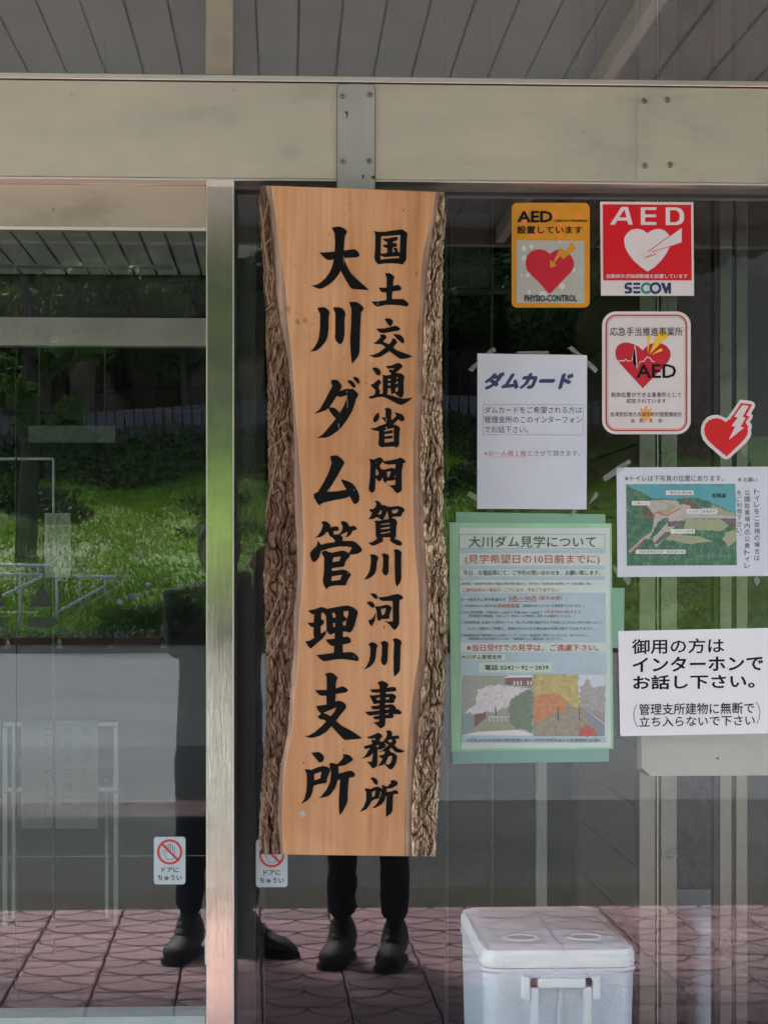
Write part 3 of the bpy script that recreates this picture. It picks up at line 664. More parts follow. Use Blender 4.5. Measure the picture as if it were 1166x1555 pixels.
CH = [
 (460, 340, L_, [[(512,62),(560,58),(620,45),(660,48),(725,75),(782,125),(772,165),(748,200),(735,280),(728,470),(800,462),(880,450),(930,452),(975,490),(1003,540),(995,575),(950,592),(735,603),(740,650),(790,770),(850,875),(950,975),(1060,1070),(1170,1168),(1060,1166),(876,1151),(840,1125),(760,1000),(668,828),(630,900),(560,990),(460,1075),(360,1135),(290,1150),(220,1125),(145,1087),(230,1080),(310,1040),(400,960),(470,860),(520,750),(545,630),(450,640),(410,625),(350,570),(292,505),(400,505),(560,490),(570,330),(558,155),(530,110)]]),
 (460, 455, L_, [[(258,145),(350,130),(400,142),(450,180),(475,230),(455,290),(455,520),(435,660),(395,750),(320,840),(245,903),(125,922),(190,860),(250,770),(285,660),(305,480),(305,250),(270,190)],[(535,135),(640,135),(690,150),(735,195),(755,260),(735,340),(735,640),(710,740),(670,795),(620,770),(580,715),(565,650),(575,600),(575,250),(545,180)],[(820,40),(945,40),(1000,70),(1050,115),(1082,160),(1028,230),(1015,500),(1002,930),(965,1020),(868,1138),(845,960),(835,700),(855,400),(858,160)]]),
 (460, 568, L_, [[(498,105),(595,98),(640,135),(688,200),(682,248),(645,300),(720,275),(785,258),(825,264),(880,258),(940,305),(978,355),(970,400),(940,440),(915,540),(865,670),(780,810),(680,945),(600,1020),(500,1090),(410,1128),(250,1130),(330,1085),(420,990),(585,790),(540,745),(480,665),(455,605),(395,645),(330,668),(200,705),(300,620),(380,480),(520,215),(500,160)],[(600,385),(655,408),(790,372),(770,450),(720,570),(650,690),(610,640),(565,600),(510,590),(465,592),(530,500)],[(782,122),(820,105),(870,120),(915,165),(935,215),(928,240),(885,240),(840,190)],[(882,62),(925,45),(970,62),(1000,105),(1010,160),(995,168),(960,155),(915,115)]]),
 (460, 680, L_, [[(483,148),(600,130),(660,170),(720,230),(735,275),(700,330),(620,480),(510,660),(420,780),(600,770),(770,740),(720,660),(672,568),(700,560),(800,590),(870,625),(920,680),(975,780),(1000,850),(995,930),(965,980),(920,998),(885,970),(830,860),(740,895),(560,925),(380,965),(330,990),(295,1020),(255,985),(200,890),(188,820),(270,775),(370,610),(450,450),(512,260),(490,210)]]),
 (460, 790, L_, [[(325,30),(370,15),(430,28),(480,75),(488,125),(590,103),(625,120),(640,155),(625,185),(535,195),(550,258),(590,248),(635,248),(680,200),(700,150),(698,100),(665,30),(705,12),(770,30),(805,70),(822,110),(905,95),(950,130),(955,155),(925,178),(885,180),(850,250),(800,290),(750,300),(785,250),(790,200),(720,235),(665,262),(700,290),(708,330),(697,365),(880,365),(940,395),(1010,460),(1045,520),(1035,555),(980,590),(900,605),(828,605),(830,640),(790,680),(748,740),(742,800),(715,822),(512,850),(512,898),(690,875),(740,875),(800,905),(850,955),(840,990),(800,1040),(770,1110),(757,1155),(583,1153),(469,1174),(415,1225),(367,1143),(352,1072),(375,900),(375,660),(340,600),(328,560),(400,535),(440,555),(510,575),(600,555),(680,538),(740,540),(810,582),(845,530),(868,480),(780,465),(640,465),(480,495),(320,545),(295,640),(250,710),(190,748),(150,700),(125,620),(130,570),(170,520),(245,450),(265,360),(320,435),(430,405),(565,385),(565,355),(520,305),(475,285),(445,210),(420,205),(370,265),(310,298),(205,310),(265,270),(320,190),(355,95),(345,60)],[(540,660),(672,640),(645,720),(522,742)],[(510,995),(688,965),(660,1055),(503,1075)]]),
 (460, 915, L_, [[(95,135),(200,120),(320,78),(370,85),(425,110),(560,85),(700,60),(795,50),(880,80),(940,120),(975,165),(960,230),(930,340),(905,430),(870,500),(825,535),(770,515),(710,515),(705,610),(790,600),(840,635),(852,680),(835,715),(705,745),(708,885),(860,875),(930,910),(980,965),(985,1005),(968,1040),(830,1015),(690,1000),(560,1010),(380,1042),(330,1020),(275,970),(232,930),(400,910),(548,890),(552,768),(495,765),(440,710),(400,655),(560,640),(562,535),(485,572),(450,545),(430,505),(415,500),(405,560),(350,640),(250,720),(140,818),(90,770),(42,685),(110,680),(205,625),(190,580),(188,440),(135,425),(80,355),(190,355),(200,215),(150,200),(105,160)],[(328,185),(350,175),(375,195),(408,240),(415,350),(419,490),(318,555),(315,420),(360,385),(378,340),(365,310),(325,295)],[(515,190),(545,175),(575,205),(578,268),(530,268)],[(535,360),(570,360),(570,430),(535,438)],[(720,152),(808,150),(800,220),(772,300),(760,260),(722,235)],[(705,345),(770,320),(755,405),(708,410)]]),
 (460, 1020, L_, [[(385,38),(480,12),(535,28),(590,75),(618,110),(585,175),(580,295),(710,255),(760,285),(803,325),(775,365),(580,395),(572,525),(640,512),(700,530),(755,580),(770,625),(745,670),(680,745),(585,870),(690,960),(850,1040),(1000,1140),(1048,1176),(991,1190),(751,1210),(703,1182),(655,1134),(505,967),(415,1062),(307,1135),(163,1174),(85,1164),(25,1135),(100,1133),(210,1070),(330,965),(412,880),(355,845),(320,850),(285,830),(258,795),(320,745),(265,685),(232,610),(420,580),(415,425),(330,428),(280,405),(210,325),(425,322),(418,100),(405,65)],[(360,730),(600,630),(550,720),(490,790),(430,755)]]),
 (450, 1140, L_, [[(260,38),(380,22),(425,32),(480,85),(492,140),(470,190),(410,212),(340,135)],[(150,330),(200,328),(265,340),(380,290),(470,270),(540,280),(590,310),(605,350),(580,400),(540,510),(545,545),(520,575),(400,590),(305,620),(290,720),(250,825),(190,885),(78,945),(140,860),(180,720),(188,560),(185,410),(160,360)],[(318,415),(445,370),(425,490),(318,525)],[(820,58),(910,68),(965,95),(1003,150),(985,185),(850,262),(748,275),(750,405),(955,350),(1000,368),(1042,410),(1025,460),(995,470),(935,480),(915,640),(910,880),(895,940),(830,1060),(770,1145),(752,1000),(755,800),(775,515),(735,515),(690,660),(600,780),(540,815),(395,838),(450,800),(540,680),(600,540),(618,380),(585,260),(585,220),(640,215),(720,238),(800,165),(835,110)]]),
 (555, 340, R_, [[(190,155),(270,175),(420,175),(600,145),(790,120),(840,135),(900,180),(935,235),(918,280),(905,560),(900,790),(860,850),(810,902),(765,885),(600,870),(430,875),(310,890),(290,900),(225,840),(195,760),(210,600),(218,240)],[(345,275),(770,245),(765,450),(755,640),(710,605),(712,570),(690,530),(640,520),(615,535),(640,590),(665,605),(600,625),(598,520),(690,500),(700,470),(690,435),(665,420),(605,425),(605,390),(690,370),(722,325),(690,280),(640,288),(500,320),(378,325),(415,375),(480,400),(485,440),(465,455),(375,462),(420,515),(480,540),(482,635),(400,655),(335,655),(338,450)],[(330,695),(410,735),(740,715),(745,755),(600,760),(330,790)]]),
 (555, 405, R_, [[(435,145),(540,143),(600,180),(640,225),(615,300),(608,425),(700,400),(745,408),(785,450),(795,490),(765,525),(595,548),(585,715),(835,715),(890,750),(960,820),(935,870),(890,880),(740,848),(560,842),(450,845),(320,875),(250,885),(200,850),(130,772),(300,765),(465,735),(460,570),(375,565),(330,535),(288,462),(465,462),(468,250),(445,190)]]),
 (555, 475, R_, [[(415,135),(480,118),(545,125),(600,165),(608,210),(585,270),(548,298),(500,265)],[(235,350),(420,345),(590,300),(665,285),(720,305),(772,355),(745,390),(600,415),(400,450),(340,445),(280,410)],[(605,470),(740,478),(800,510),(850,580),(858,640),(830,685),(800,670),(680,560)],[(320,485),(400,472),(450,500),(468,550),(390,635),(515,695),(570,640),(590,570),(650,572),(700,635),(685,680),(610,765),(680,820),(800,870),(1045,960),(960,995),(850,1020),(760,1018),(720,990),(525,845),(440,910),(330,970),(240,995),(180,985),(75,938),(160,935),(290,880),(440,765),(380,712),(310,692),(230,692),(158,660),(225,650),(335,540)]]),
 (553, 550, R_, [[(175,120),(270,115),(330,145),(362,200),(365,250),(345,290),(310,295),(270,270),(210,190)],[(475,85),(570,80),(730,22),(780,18),(825,50),(850,95),(810,140),(700,235),(750,238),(820,250),(870,290),(895,335),(880,370),(872,450),(875,700),(850,770),(815,790),(770,770),(665,678),(605,722),(590,640),(582,575),(525,575),(522,640),(508,712),(600,735),(720,775),(850,808),(990,795),(1075,775),(1000,850),(900,915),(820,945),(760,935),(640,870),(500,800),(420,768),(340,768),(240,790),(150,815),(110,790),(90,760),(200,735),(240,700),(250,620),(220,585),(165,545),(145,490),(200,480),(310,380),(355,405),(378,450),(330,520),(322,570),(355,640),(335,700),(410,698),(412,310),(395,285),(430,282),(485,295),(590,275),(590,250),(540,190),(560,162),(640,172),(660,135),(525,145)],[(525,375),(580,362),(580,405),(525,410)],[(525,462),(582,462),(582,512),(525,512)],[(712,332),(742,335),(742,372),(715,368)],[(690,460),(740,415),(745,480),(695,475)],[(690,575),(748,545),(745,640),(690,662)]]),
 (553, 618, R_, [[(305,120),(330,145),(335,220),(310,290),(240,348),(205,320),(198,270),(225,210)],[(445,40),(480,15),(560,25),(605,60),(605,100),(595,290),(640,265),(705,205),(700,170),(672,125),(700,120),(830,160),(880,210),(897,265),(880,300),(835,320),(790,305),(765,270),(640,385),(700,395),(760,430),(800,475),(785,530),(775,650),(775,830),(745,880),(710,902),(660,875),(540,880),(370,890),(310,830),(325,700),(325,540),(220,520),(115,470),(240,465),(320,425),(485,365),(440,295),(370,235),(470,225),(472,70)],[(440,515),(650,462),(655,760),(520,780),(455,788),(450,710),(620,695),(632,650),(600,630),(450,655),(450,600),(625,580),(640,530),(610,510),(450,545)]]),
 (550, 685, R_, [[(155,170),(250,190),(330,155),(385,135),(430,150),(465,200),(480,225),(640,200),(780,170),(830,145),(880,155),(945,200),(962,235),(940,265),(892,275),(905,330),(880,390),(870,540),(875,850),(860,890),(780,935),(740,910),(660,815),(555,735),(620,758),(735,745),(730,625),(700,650),(550,660),(515,708),(480,680),(450,595),(435,590),(420,640),(380,675),(345,650),(295,595),(285,850),(265,895),(210,922),(165,890),(140,830),(160,700),(175,500),(180,260)],[(305,240),(320,250),(295,290)],[(300,380),(345,430),(368,500),(350,530),(300,545)],[(445,240),(500,280),(570,302),(735,290),(728,390),(655,368),(510,405),(430,408),(380,330)],[(538,460),(628,448),(600,560),(560,585)],[(715,550),(735,530),(735,590),(715,580)]]),
 (550, 755, R_, [[(278,85),(330,75),(390,105),(425,170),(500,178),(560,205),(640,212),(790,192),(860,208),(920,250),(948,290),(890,350),(855,430),(680,432),(650,465),(720,480),(770,530),(770,600),(755,640),(745,870),(710,920),(820,955),(870,1000),(885,1040),(835,1080),(740,1050),(650,1000),(597,945),(625,925),(612,890),(450,890),(465,970),(400,1010),(290,1065),(230,1075),(180,1050),(130,1005),(215,995),(330,920),(300,860),(295,580),(265,525),(300,515),(370,522),(440,508),(320,440),(240,485),(120,490),(170,450),(220,350),(160,300),(165,265),(240,262),(290,225),(315,150)],[(545,310),(560,330),(590,480),(465,498),(520,400)],[(350,380),(400,300),(435,290),(415,370),(375,385)],[(655,290),(800,265),(770,345),(675,362)],[(415,595),(612,568),(612,592),(425,612)],[(410,685),(612,652),(605,695),(412,712)],[(410,790),(565,768),(612,740),(608,780),(412,815)]]),
 (550, 825, R_, [[(160,250),(260,242),(320,275),(365,325),(330,400),(310,590),(275,680),(210,740),(140,778),(30,812),(110,710),(170,590),(192,400),(188,300)],[(428,228),(510,222),(570,250),(597,295),(582,360),(582,640),(560,690),(520,718),(470,690),(440,610),(460,500),(462,320)],[(697,150),(765,125),(830,155),(872,205),(862,300),(862,800),(830,880),(765,965),(735,870),(722,650),(718,220)]]),
 (550, 895, R_, [[(175,100),(240,82),(300,98),(338,150),(335,190),(310,218),(270,200)],[(92,290),(180,262),(235,285),(270,340),(265,395),(245,415),(190,390)],[(130,680),(185,672),(240,625),(303,510),(275,700),(215,820),(165,775)],[(348,180),(560,155),(690,115),(790,100),(870,130),(905,180),(890,215),(825,240),(818,400),(818,760),(780,840),(718,903),(670,870),(600,780),(470,685),(560,715),(675,705),(675,400),(668,255),(560,255),(440,258),(390,225)],[(275,375),(380,375),(540,335),(610,360),(660,410),(630,480),(600,575),(610,625),(580,652),(430,660),(375,700),(345,680),(325,620),(320,490),(300,430)],[(410,435),(523,420),(495,550),(440,575)]]),
 (550, 955, R_, [[(135,335),(220,290),(290,315),(345,370),(315,440),(295,640),(250,760),(170,840),(30,905),(100,820),(155,700),(180,540),(180,410)],[(400,300),(480,262),(545,280),(582,330),(568,430),(555,720),(515,800),(460,802),(430,760),(410,700),(430,580),(435,360)],[(670,230),(735,203),(800,222),(850,260),(873,300),(845,380),(840,700),(830,920),(790,985),(705,1062),(690,900),(690,620),(705,300)]]),
 (545, 1030, R_, [[(410,100),(470,62),(520,55),(590,85),(640,120),(655,155),(612,210),(770,188),(810,205),(832,255),(800,290),(595,305),(600,348),(740,338),(800,370),(830,410),(795,470),(780,530),(750,550),(585,545),(585,588),(700,572),(760,585),(810,625),(820,682),(870,685),(930,730),(955,765),(905,800),(755,790),(772,840),(735,885),(585,890),(582,1030),(550,1075),(485,1112),(440,1080),(300,955),(350,972),(440,960),(448,905),(370,915),(325,890),(305,850),(450,825),(450,800),(240,830),(190,805),(130,745),(450,715),(452,685),(330,695),(290,675),(262,635),(290,615),(450,600),(452,555),(330,575),(305,530),(232,372),(330,380),(460,362),(465,320),(300,315),(240,248),(455,235),(455,170)],[(378,440),(462,422),(465,478),(400,485)],[(590,430),(675,420),(660,465),(590,468)],[(582,662),(675,655),(665,682),(582,690)],[(582,788),(660,772),(655,800),(582,803)]]),
 (545, 1098, R_, [[(180,300),(250,290),(420,215),(460,225),(500,255),(522,300),(480,340),(445,400),(530,412),(600,320),(625,240),(600,180),(650,158),(705,170),(735,210),(738,240),(722,290),(860,272),(900,315),(885,345),(800,355),(830,400),(815,450),(785,488),(850,555),(1015,620),(945,658),(820,652),(770,610),(722,552),(668,590),(705,642),(780,665),(835,710),(845,750),(820,880),(770,980),(705,1037),(660,1010),(560,900),(520,940),(415,950),(480,870),(520,790),(440,740),(460,718),(560,690),(575,625),(430,632),(520,600),(655,485),(565,425),(600,490),(570,550),(500,580),(410,590),(408,900),(390,960),(325,1010),(290,990),(180,850),(240,858),(290,845),(310,660),(230,745),(50,795),(140,720),(245,550),(140,580),(105,530),(120,512),(300,460),(265,370),(355,378),(365,345),(200,345)],[(375,500),(450,480),(415,555)],[(640,395),(690,362),(735,365),(725,410),(700,435),(650,410)],[(590,905),(650,745),(700,728),(730,735),(730,800),(700,880),(650,920)]]),
 (540, 1165, R_, [[(322,235),(395,222),(450,250),(490,310),(490,375),(465,395),(420,370)],[(200,470),(260,468),(330,485),(420,440),(480,428),(540,445),(575,480),(590,460),(572,398),(610,398),(690,432),(785,345),(765,310),(790,292),(850,285),(900,305),(935,355),(915,400),(800,465),(685,480),(688,555),(800,530),(870,505),(920,520),(950,565),(920,595),(835,600),(825,700),(818,950),(790,1015),(675,1105),(670,950),(685,640),(665,645),(640,740),(570,825),(420,905),(370,902),(450,830),(520,720),(575,545),(555,540),(520,650),(522,690),(440,705),(350,750),(300,850),(240,930),(85,998),(180,870),(230,740),(235,550),(200,500)],[(362,550),(438,520),(420,640),(362,662)]]),
]
for (x0, y0, sc, loops) in CH:
    slab('brush_character', None, YB-0.0022, YB-0.0008, 'brush_ink', wb, loops=[crop(x0, y0, sc, l) for l in loops])

for (x, y0, y1, w) in ((521.7, 388, 402, .5), (526.6, 593, 597, .7), (527.4, 605, 620, .6), (514.3, 643, 651, .6), (537.4, 742.5, 746, .9), (585.4, 614.5, 621, .9), (586.4, 634, 642, .9), (586.8, 648, 652, 1.6), (528.4, 868, 872, .6), (537.5, 995, 999, .5), (573.6, 459.5, 464, .8)):
    flat('paint_chip', [[(x-w/2, y0), (x+w/2, y0+1), (x+w*0.3, y1), (x-w*0.4, y1-1)]], YB-0.0026, 'print_bare', wb)
# ------------------------------------------------------------ stickers and notices on the glass
YS = -0.0012
def layer(k): return YS-0.0004*k
# orange first-aid sticker
C1 = lambda pts: crop(760, 300, 7.773, pts)
s1 = slab('defibrillator_sticker', rrect(776.7, 308, 895, 467, 8.5), layer(0), -0.0002, 'amber', origin=P(836, 467, YS))
tag(s1, 'orange sticker with a red heart and yellow bolt on a grey panel', 'sticker')
for bl in ([(250,150),(310,148),(330,190),(310,250),(300,320),(255,310),(262,250)], [(590,150),(640,150),(672,190),(660,235),(620,250),(600,200)], [(360,360),(400,340),(440,370),(480,430),(460,465),(410,485),(360,455),(345,420)],
           [(660,310),(700,300),(735,330),(728,390),(700,410),(665,390),(690,350)], [(655,430),(700,425),(728,455),(715,485),(670,480)], [(865,215),(905,200),(950,210),(955,255),(905,270),(865,255)]):
    flat('worn_patch', [spline(C1(bl), 3)], layer(1), 'amber_worn', s1)
flat('picture_panel', [C1([(190, 503), (987, 510), (987, 1250), (187, 1240)])], layer(1), 'sticker_grey', s1)
for (x, y, r, q) in ((273,600,30,36),(363,578,28,28),(275,715,30,32),(317,918,24,26),(245,918,12,14),(722,1045,38,36),(335,1112,20,22),(862,858,18,22),(688,522,12,14),(500,1135,52,30)):
    flat('worn_patch', [[(760+(x+r*math.cos(a)*(1+0.12*math.sin(3*a)))/7.773, 300+(y+q*math.sin(a)*(1+0.1*math.cos(4*a)))/7.773) for a in [2*math.pi*i/14 for i in range(14)]]], layer(2), 'grey_worn', s1)
flat('heart', [spline(C1([(296,790),(300,720),(340,655),(400,620),(465,612),(530,628),(580,662),(630,630),(690,614),(760,630),(820,680),(858,750),(860,810),(835,870),(740,970),(640,1075),(600,1118),(580,1127),(555,1118),(440,990),(330,880),(305,840)]), 3)], layer(3), 'crimson', s1)
flat('bolt', [C1([(830,522),(883,605),(735,730),(702,690),(632,772),(662,800),(584,832),(580,738),(620,760),(705,590),(772,650)])], layer(4), 'amber', s1)
txt('AED', 785.3, 320.2, 838.8, 337.8, layer(4), 'ink', s1, 0.04)
txt('(自動体外式除細動器)', 841, 333.2, 892.5, 337.8, layer(4), 'ink', s1, 0.012)
txt('設置しています', 784.9, 343, 884, 355, layer(4), 'ink', s1, 0.025)
txt('PHYSIO-CONTROL', 796, 447.9, 875.8, 458, layer(4), 'ink', s1, 0.03)
# red square sticker
C2 = lambda pts: crop(900, 300, 7.2875, pts)
s2 = slab('security_sticker', C2([(78, 45), (1108, 50), (1117, 1087), (88, 1085)]), layer(0), -0.0002, 'white_vinyl', origin=P(982, 449, YS))
tag(s2, 'red square sticker with white heart and bolt above a blue lettered company name', 'sticker')
flat('red_panel', [C2([(107, 75), (1084, 80), (1091, 917), (112, 917)])], layer(1), 'sticker_red', s2)
for lp in ([[(187,300),(315,103),(385,103),(440,300),(390,300),(377,255),(265,255),(242,300)],[(290,220),(340,140),(350,140),(370,220)]],
           [[(527,107),(700,107),(700,137),(575,137),(575,187),(697,187),(697,217),(575,217),(575,270),(700,270),(700,303),(527,303)]],
           [[(803,108),(920,108),(970,122),(998,155),(1008,200),(1004,250),(985,282),(940,303),(803,305)],[(850,140),(915,140),(945,160),(960,205),(948,252),(915,272),(850,272)]]):
    flat('letter', [C2(l) for l in lp], layer(2), 'white_vinyl', s2)
flat('heart', [C2([(600,395),(560,365),(520,350),(475,346),(420,358),(375,395),(347,440),(343,490),(355,550),(390,620),(450,700),(530,770),(602,820),(680,770),(760,690),(810,620),(848,545),(848,430),(825,395),(790,365),(740,347),(690,350),(645,365)])], layer(2), 'white_vinyl', s2)
flat('bolt', [C2([(980,337),(980,495),(700,590),(655,600),(700,625),(576,668),(645,625),(608,600)])], layer(3), 'white_vinyl', s2)
flat('bolt_outline', [C2(line_strip([(850,425),(608,600),(650,622),(576,668),(700,625),(652,600),(850,540)], 7))], layer(4), 'sticker_red', s2)
txt('自動体外式除細動器を設置しています', 920.9, 416, 1043.4, 422.6, layer(3), 'white_vinyl', s2, 0.02)
LW = 30
flat('logo_letter', [C2([(430,940),(385,940),(355,955),(345,985),(355,1012),(395,1022),(400,1035),(350,1035),(350,1063),(410,1063),(432,1045),(432,1005),(410,990),(378,985),(378,968),(430,968)])], layer(1), 'navy_logo', s2)
flat('logo_letter', [C2([(445,942),(522,942),(522,968),(445,968)]), C2([(445,988),(518,988),(518,1012),(445,1012)]), C2([(445,1034),(522,1034),(522,1062),(445,1062)])], layer(1), 'navy_logo', s2)
def arcpts(cx, cy, r, a0, a1, n=20): return [(cx+r*math.cos(R(a0+(a1-a0)*i/n)), cy+r*math.sin(R(a0+(a1-a0)*i/n))) for i in range(n+1)]
flat('logo_letter', [C2(arcpts(590, 1002, 65, 40, 320)+arcpts(590, 1002, 36, 320, 40))], layer(1), 'teal_logo', s2)
flat('logo_letter', [C2(circ(690, 1002, 66)), C2(circ(690, 1002, 38))], layer(2), 'navy_logo', s2)
flat('logo_letter', [C2([(748,942),(785,942),(812,1000),(828,942),(862,942),(862,1063),(832,1063),(832,1010),(812,1063),(795,1063)])], layer(1), 'navy_logo', s2)
# rounded certificate sticker
C3 = lambda pts: crop(900, 465, 7.2875, pts)
s3 = slab('certificate_sticker', rrect(913.9, 473, 1048.2, 659.3, 21, 10), layer(0), -0.0002, 'white_vinyl', origin=P(981, 659, YS))
tag(s3, 'tall rounded white sticker with red outline, red heart with heartbeat line and yellow rays', 'sticker')
flat('outline', [rrect(918.8, 477.6, 1043, 654.8, 16.5, 10), rrect(921.0, 479.8, 1040.8, 652.6, 14.6, 10)[::-1]], layer(1), 'ring_red', s3)
flat('outline', [rrect(922.2, 481.2, 1039.8, 651.2, 13.6, 10), rrect(922.7, 481.7, 1039.3, 650.7, 13.1, 10)[::-1]], layer(1), 'ring_red', s3)
flat('heart', [C3([(247,525),(250,480),(275,435),(320,407),(375,400),(440,415),(500,445),(550,490),(590,445),(640,415),(700,405),(760,412),(815,440),(850,490),(860,540),(840,600),(790,665),(680,775),(550,908),(400,745),(290,625),(258,580)])], layer(1), 'crimson', s3)
flat('heartbeat_line', [C3(line_strip([(262,605),(345,605),(360,582),(378,606),(430,606),(462,425),(488,690),(518,612),(560,610),(580,580),(605,560),(632,575),(655,612),(680,612)], 11))], layer(2), 'white_vinyl', s3)
flat('ray', [C3([(598,318),(636,320),(603,535)]), C3([(735,262),(845,318),(622,532),(700,330)]), C3([(752,462),(773,492),(640,540)])], layer(2), 'yellow', s3)
txt('応急手当推進事業所', 925.8, 496.8, 1035.8, 510, layer(3), 'ink', s3)
txt('AED', 965.9, 553, 1026.2, 574, layer(3), 'ink', s3, 0.022)
txt('救命処置ができる事業所として', 927.2, 595.6, 1033.8, 603.4, layer(2), 'ink', s3)
txt('認定されています', 950.5, 605.4, 1010.9, 612.4, layer(2), 'ink', s3)
em = []
for i in range(16):
    a = 2*math.pi*i/16; r = 12.2 if i % 2 == 0 else 8.6; em += [(980.3+r*math.cos(a-0.09), 629+r*math.sin(a-0.09)), (980.3+r*math.cos(a+0.09), 629+r*math.sin(a+0.09))]
flat('emblem', [em], layer(1), 'emblem', s3)
txt('会津若松地方広域市町村圏整備組合', 926, 625.5, 1035, 632.7, layer(2), 'ink', s3)
txt('消　防　本　部', 956.5, 635.8, 1005, 642, layer(2), 'ink', s3)
# cut-out heart sticker
C4 = lambda pts: crop(1050, 590, 10.05, pts)
s4 = slab('heart_sticker', C4([(738,170),(900,190),(945,210),(965,255),(955,290),(900,378),(925,405),(922,450),(878,515),(908,540),(915,590),(900,625),(905,700),(880,760),(830,825),(600,1040),(560,1075),(510,1080),(465,1060),(240,865),(170,780),(140,690),(140,600),(170,510),(230,440),(310,405),(390,400),(460,425),(512,450),(540,445),(580,390)]), layer(0), -0.0002, 'white_vinyl', origin=P(1103, 697, YS))
tag(s4, 'cut-out red heart sticker with a white lightning bolt and white border', 'sticker')
flat('heart', [C4([(750,220),(918,242),(828,408),(877,425),(815,520),(848,568),(870,580),(848,595),(855,650),(840,715),(800,775),(700,875),(530,1037),(350,890),(240,785),(195,700),(185,620),(205,550),(250,490),(320,458),(385,452),(450,470),(515,513),(560,478),(595,462),(592,445),(640,390),(700,300)])], layer(1), 'sticker_red', s4)
flat('bolt', [C4([(768,250),(866,263),(775,430),(820,447),(738,583),(800,595),(560,785),(660,582),(603,570),(700,442),(645,430)])], layer(2), 'white_vinyl', s4)
# two small caution stickers
def caution(dx, dy, label):
    C5 = lambda pts: [(x+dx, y+dy) for x, y in crop(220, 1260, 14.575, pts)]
    s = slab('caution_sticker', [(x+dx, y+dy) for x, y in rrect(234, 1270.8, 281.9, 1342.9, 4.5)], layer(0), -0.0002, 'caution_grey', origin=P(258+dx, 1343+dy, YS))
    tag(s, label, 'sticker', 'grey door caution stickers')
    flat('hand_outline', [C5(line_strip([(400,460),(430,462),(490,522),(490,355),(500,340),(528,340),(530,460),(530,330),(548,310),(572,325),(575,465),(582,330),(612,335),(618,360),(620,480),(630,385),(660,382),(662,590),(610,662),(498,662),(450,570),(400,470)], 9))], layer(1), 'ink', s)
    flat('prohibition_ring', [C5(circ(553, 492, 280, 40)), C5(circ(553, 492, 230, 40)[::-1])], layer(2), 'ring_red', s)
    flat('prohibition_bar', [C5([(358,325),(395,295),(748,645),(712,680)])], layer(3), 'ring_red', s)
    txt('ドアに', 245.7+dx, 1317+dy, 271.8+dx, 1325+dy, layer(1), 'ink', s, 0.02)
    txt('ちゅうい', 239.9+dx, 1328.7+dy, 276.3+dx, 1337.3+dy, layer(1), 'ink', s, 0.025)
    return s
caution(0, 0, 'small grey no-touching sticker in full view on the sliding door glass')
caution(154.8, 4.2, 'small grey no-touching sticker half hidden behind the foot of the wooden board')
# dam card notice
n1 = slab('paper_notice', [(724.8, 536.8), (891, 539.3), (890.3, 773.6), (724.3, 772.6)], layer(0), -0.0003, 'white_paper', origin=P(808, 773, YS))
tag(n1, 'white paper notice with a bold navy heading, taped to the glass beside the wooden board', 'notice')
txt('ダムカード', 735.9, 564.6, 869, 592, layer(1), 'navy', n1, 0.085, shear=0.28)
for a, b_ in (((733.3, 614.2), (885, 614.8)), ((885, 614.8), (884.6, 660.6)), ((884.6, 660.6), (733.3, 660)), ((733.3, 660), (733.3, 614.2))):
    flat('text_frame', [line_strip([a, b_], 0.45)], layer(1), 'ink_grey', n1)
txt('ダムカードをご希望される方は', 735.4, 617.4, 883.3, 627.6, layer(1), 'ink', n1)
txt('管理支所のこのインターフォン', 735.4, 632, 883.3, 642.5, layer(1), 'ink', n1)
txt('でお話下さい。', 735.4, 647, 801.5, 657.3, layer(1), 'ink', n1)
txt('※お一人様１枚', 734.6, 684, 799, 692.6, layer(1), 'ink_rust', n1)
flat('underline', [rect(744.2, 693.6, 799.5, 694.0)], layer(1), 'ink_rust', n1)
txt('とさせて頂きます。', 801.5, 684.4, 880.5, 692.4, layer(1), 'ink_grey', n1)
def tapes(par, lst, mat='tape_clear', k=2.6):
    for q in lst: slab('tape', q, layer(k), layer(k)+0.0003, mat, par)
tapes(n1, [[(710.5,560.5),(716.5,565.5),(725,556),(725,547.5)], [(736,537),(749.5,526.5),(753.5,533),(748,537)], [(782.5,537),(784.5,533.5),(833,533),(833,538)], [(861,528.5),(867.5,525),(883,538.8),(874.5,538.6)],
           [(891.2,545.5),(908,560.8),(903.5,567),(891.2,555)], [(708.5,752),(713.5,745),(724.3,753.5),(724.3,762.5)], [(892,766.5),(904,747),(907.8,749),(907,755),(891,768)], [(861,781),(872,773.4),(877.5,773.6),(867,786)]])
# tour notice on green laminate
n2 = slab('laminated_notice', [(682, 793.2), (928, 795), (930.8, 1137.4), (685, 1142)], layer(0), -0.0003, 'mint_sheet', origin=P(806, 1141, YS))
tag(n2, 'green laminated notice with small coloured text above two landscape photographs', 'notice')
flat('paper', [[(697, 801), (925, 801.5), (927, 1134.5), (700, 1137)]], layer(1), 'mint_paper', n2)
for q in ([(698,835),(918,835),(918,840),(698,840)], [(698,859),(918,859),(918,864.6),(698,864.6)], [(698,875),(918,875),(918,881),(698,881)], [(698.5,900.5),(919,900),(919.5,976),(699,976)], [(699,990.5),(920,989.5),(920.5,1024),(699.5,1025)], [(699.5,1117),(920,1118.5),(920.5,1128),(700,1128)]):
    flat('colour_band', [q], layer(2), 'blue_band', n2)
for q in ([(700,993),(767,993),(767,1002),(700,1002)], [(726,1006),(837,1005.5),(837,1021),(726,1021.5)]): flat('colour_band', [q], layer(3), 'pale_band', n2)
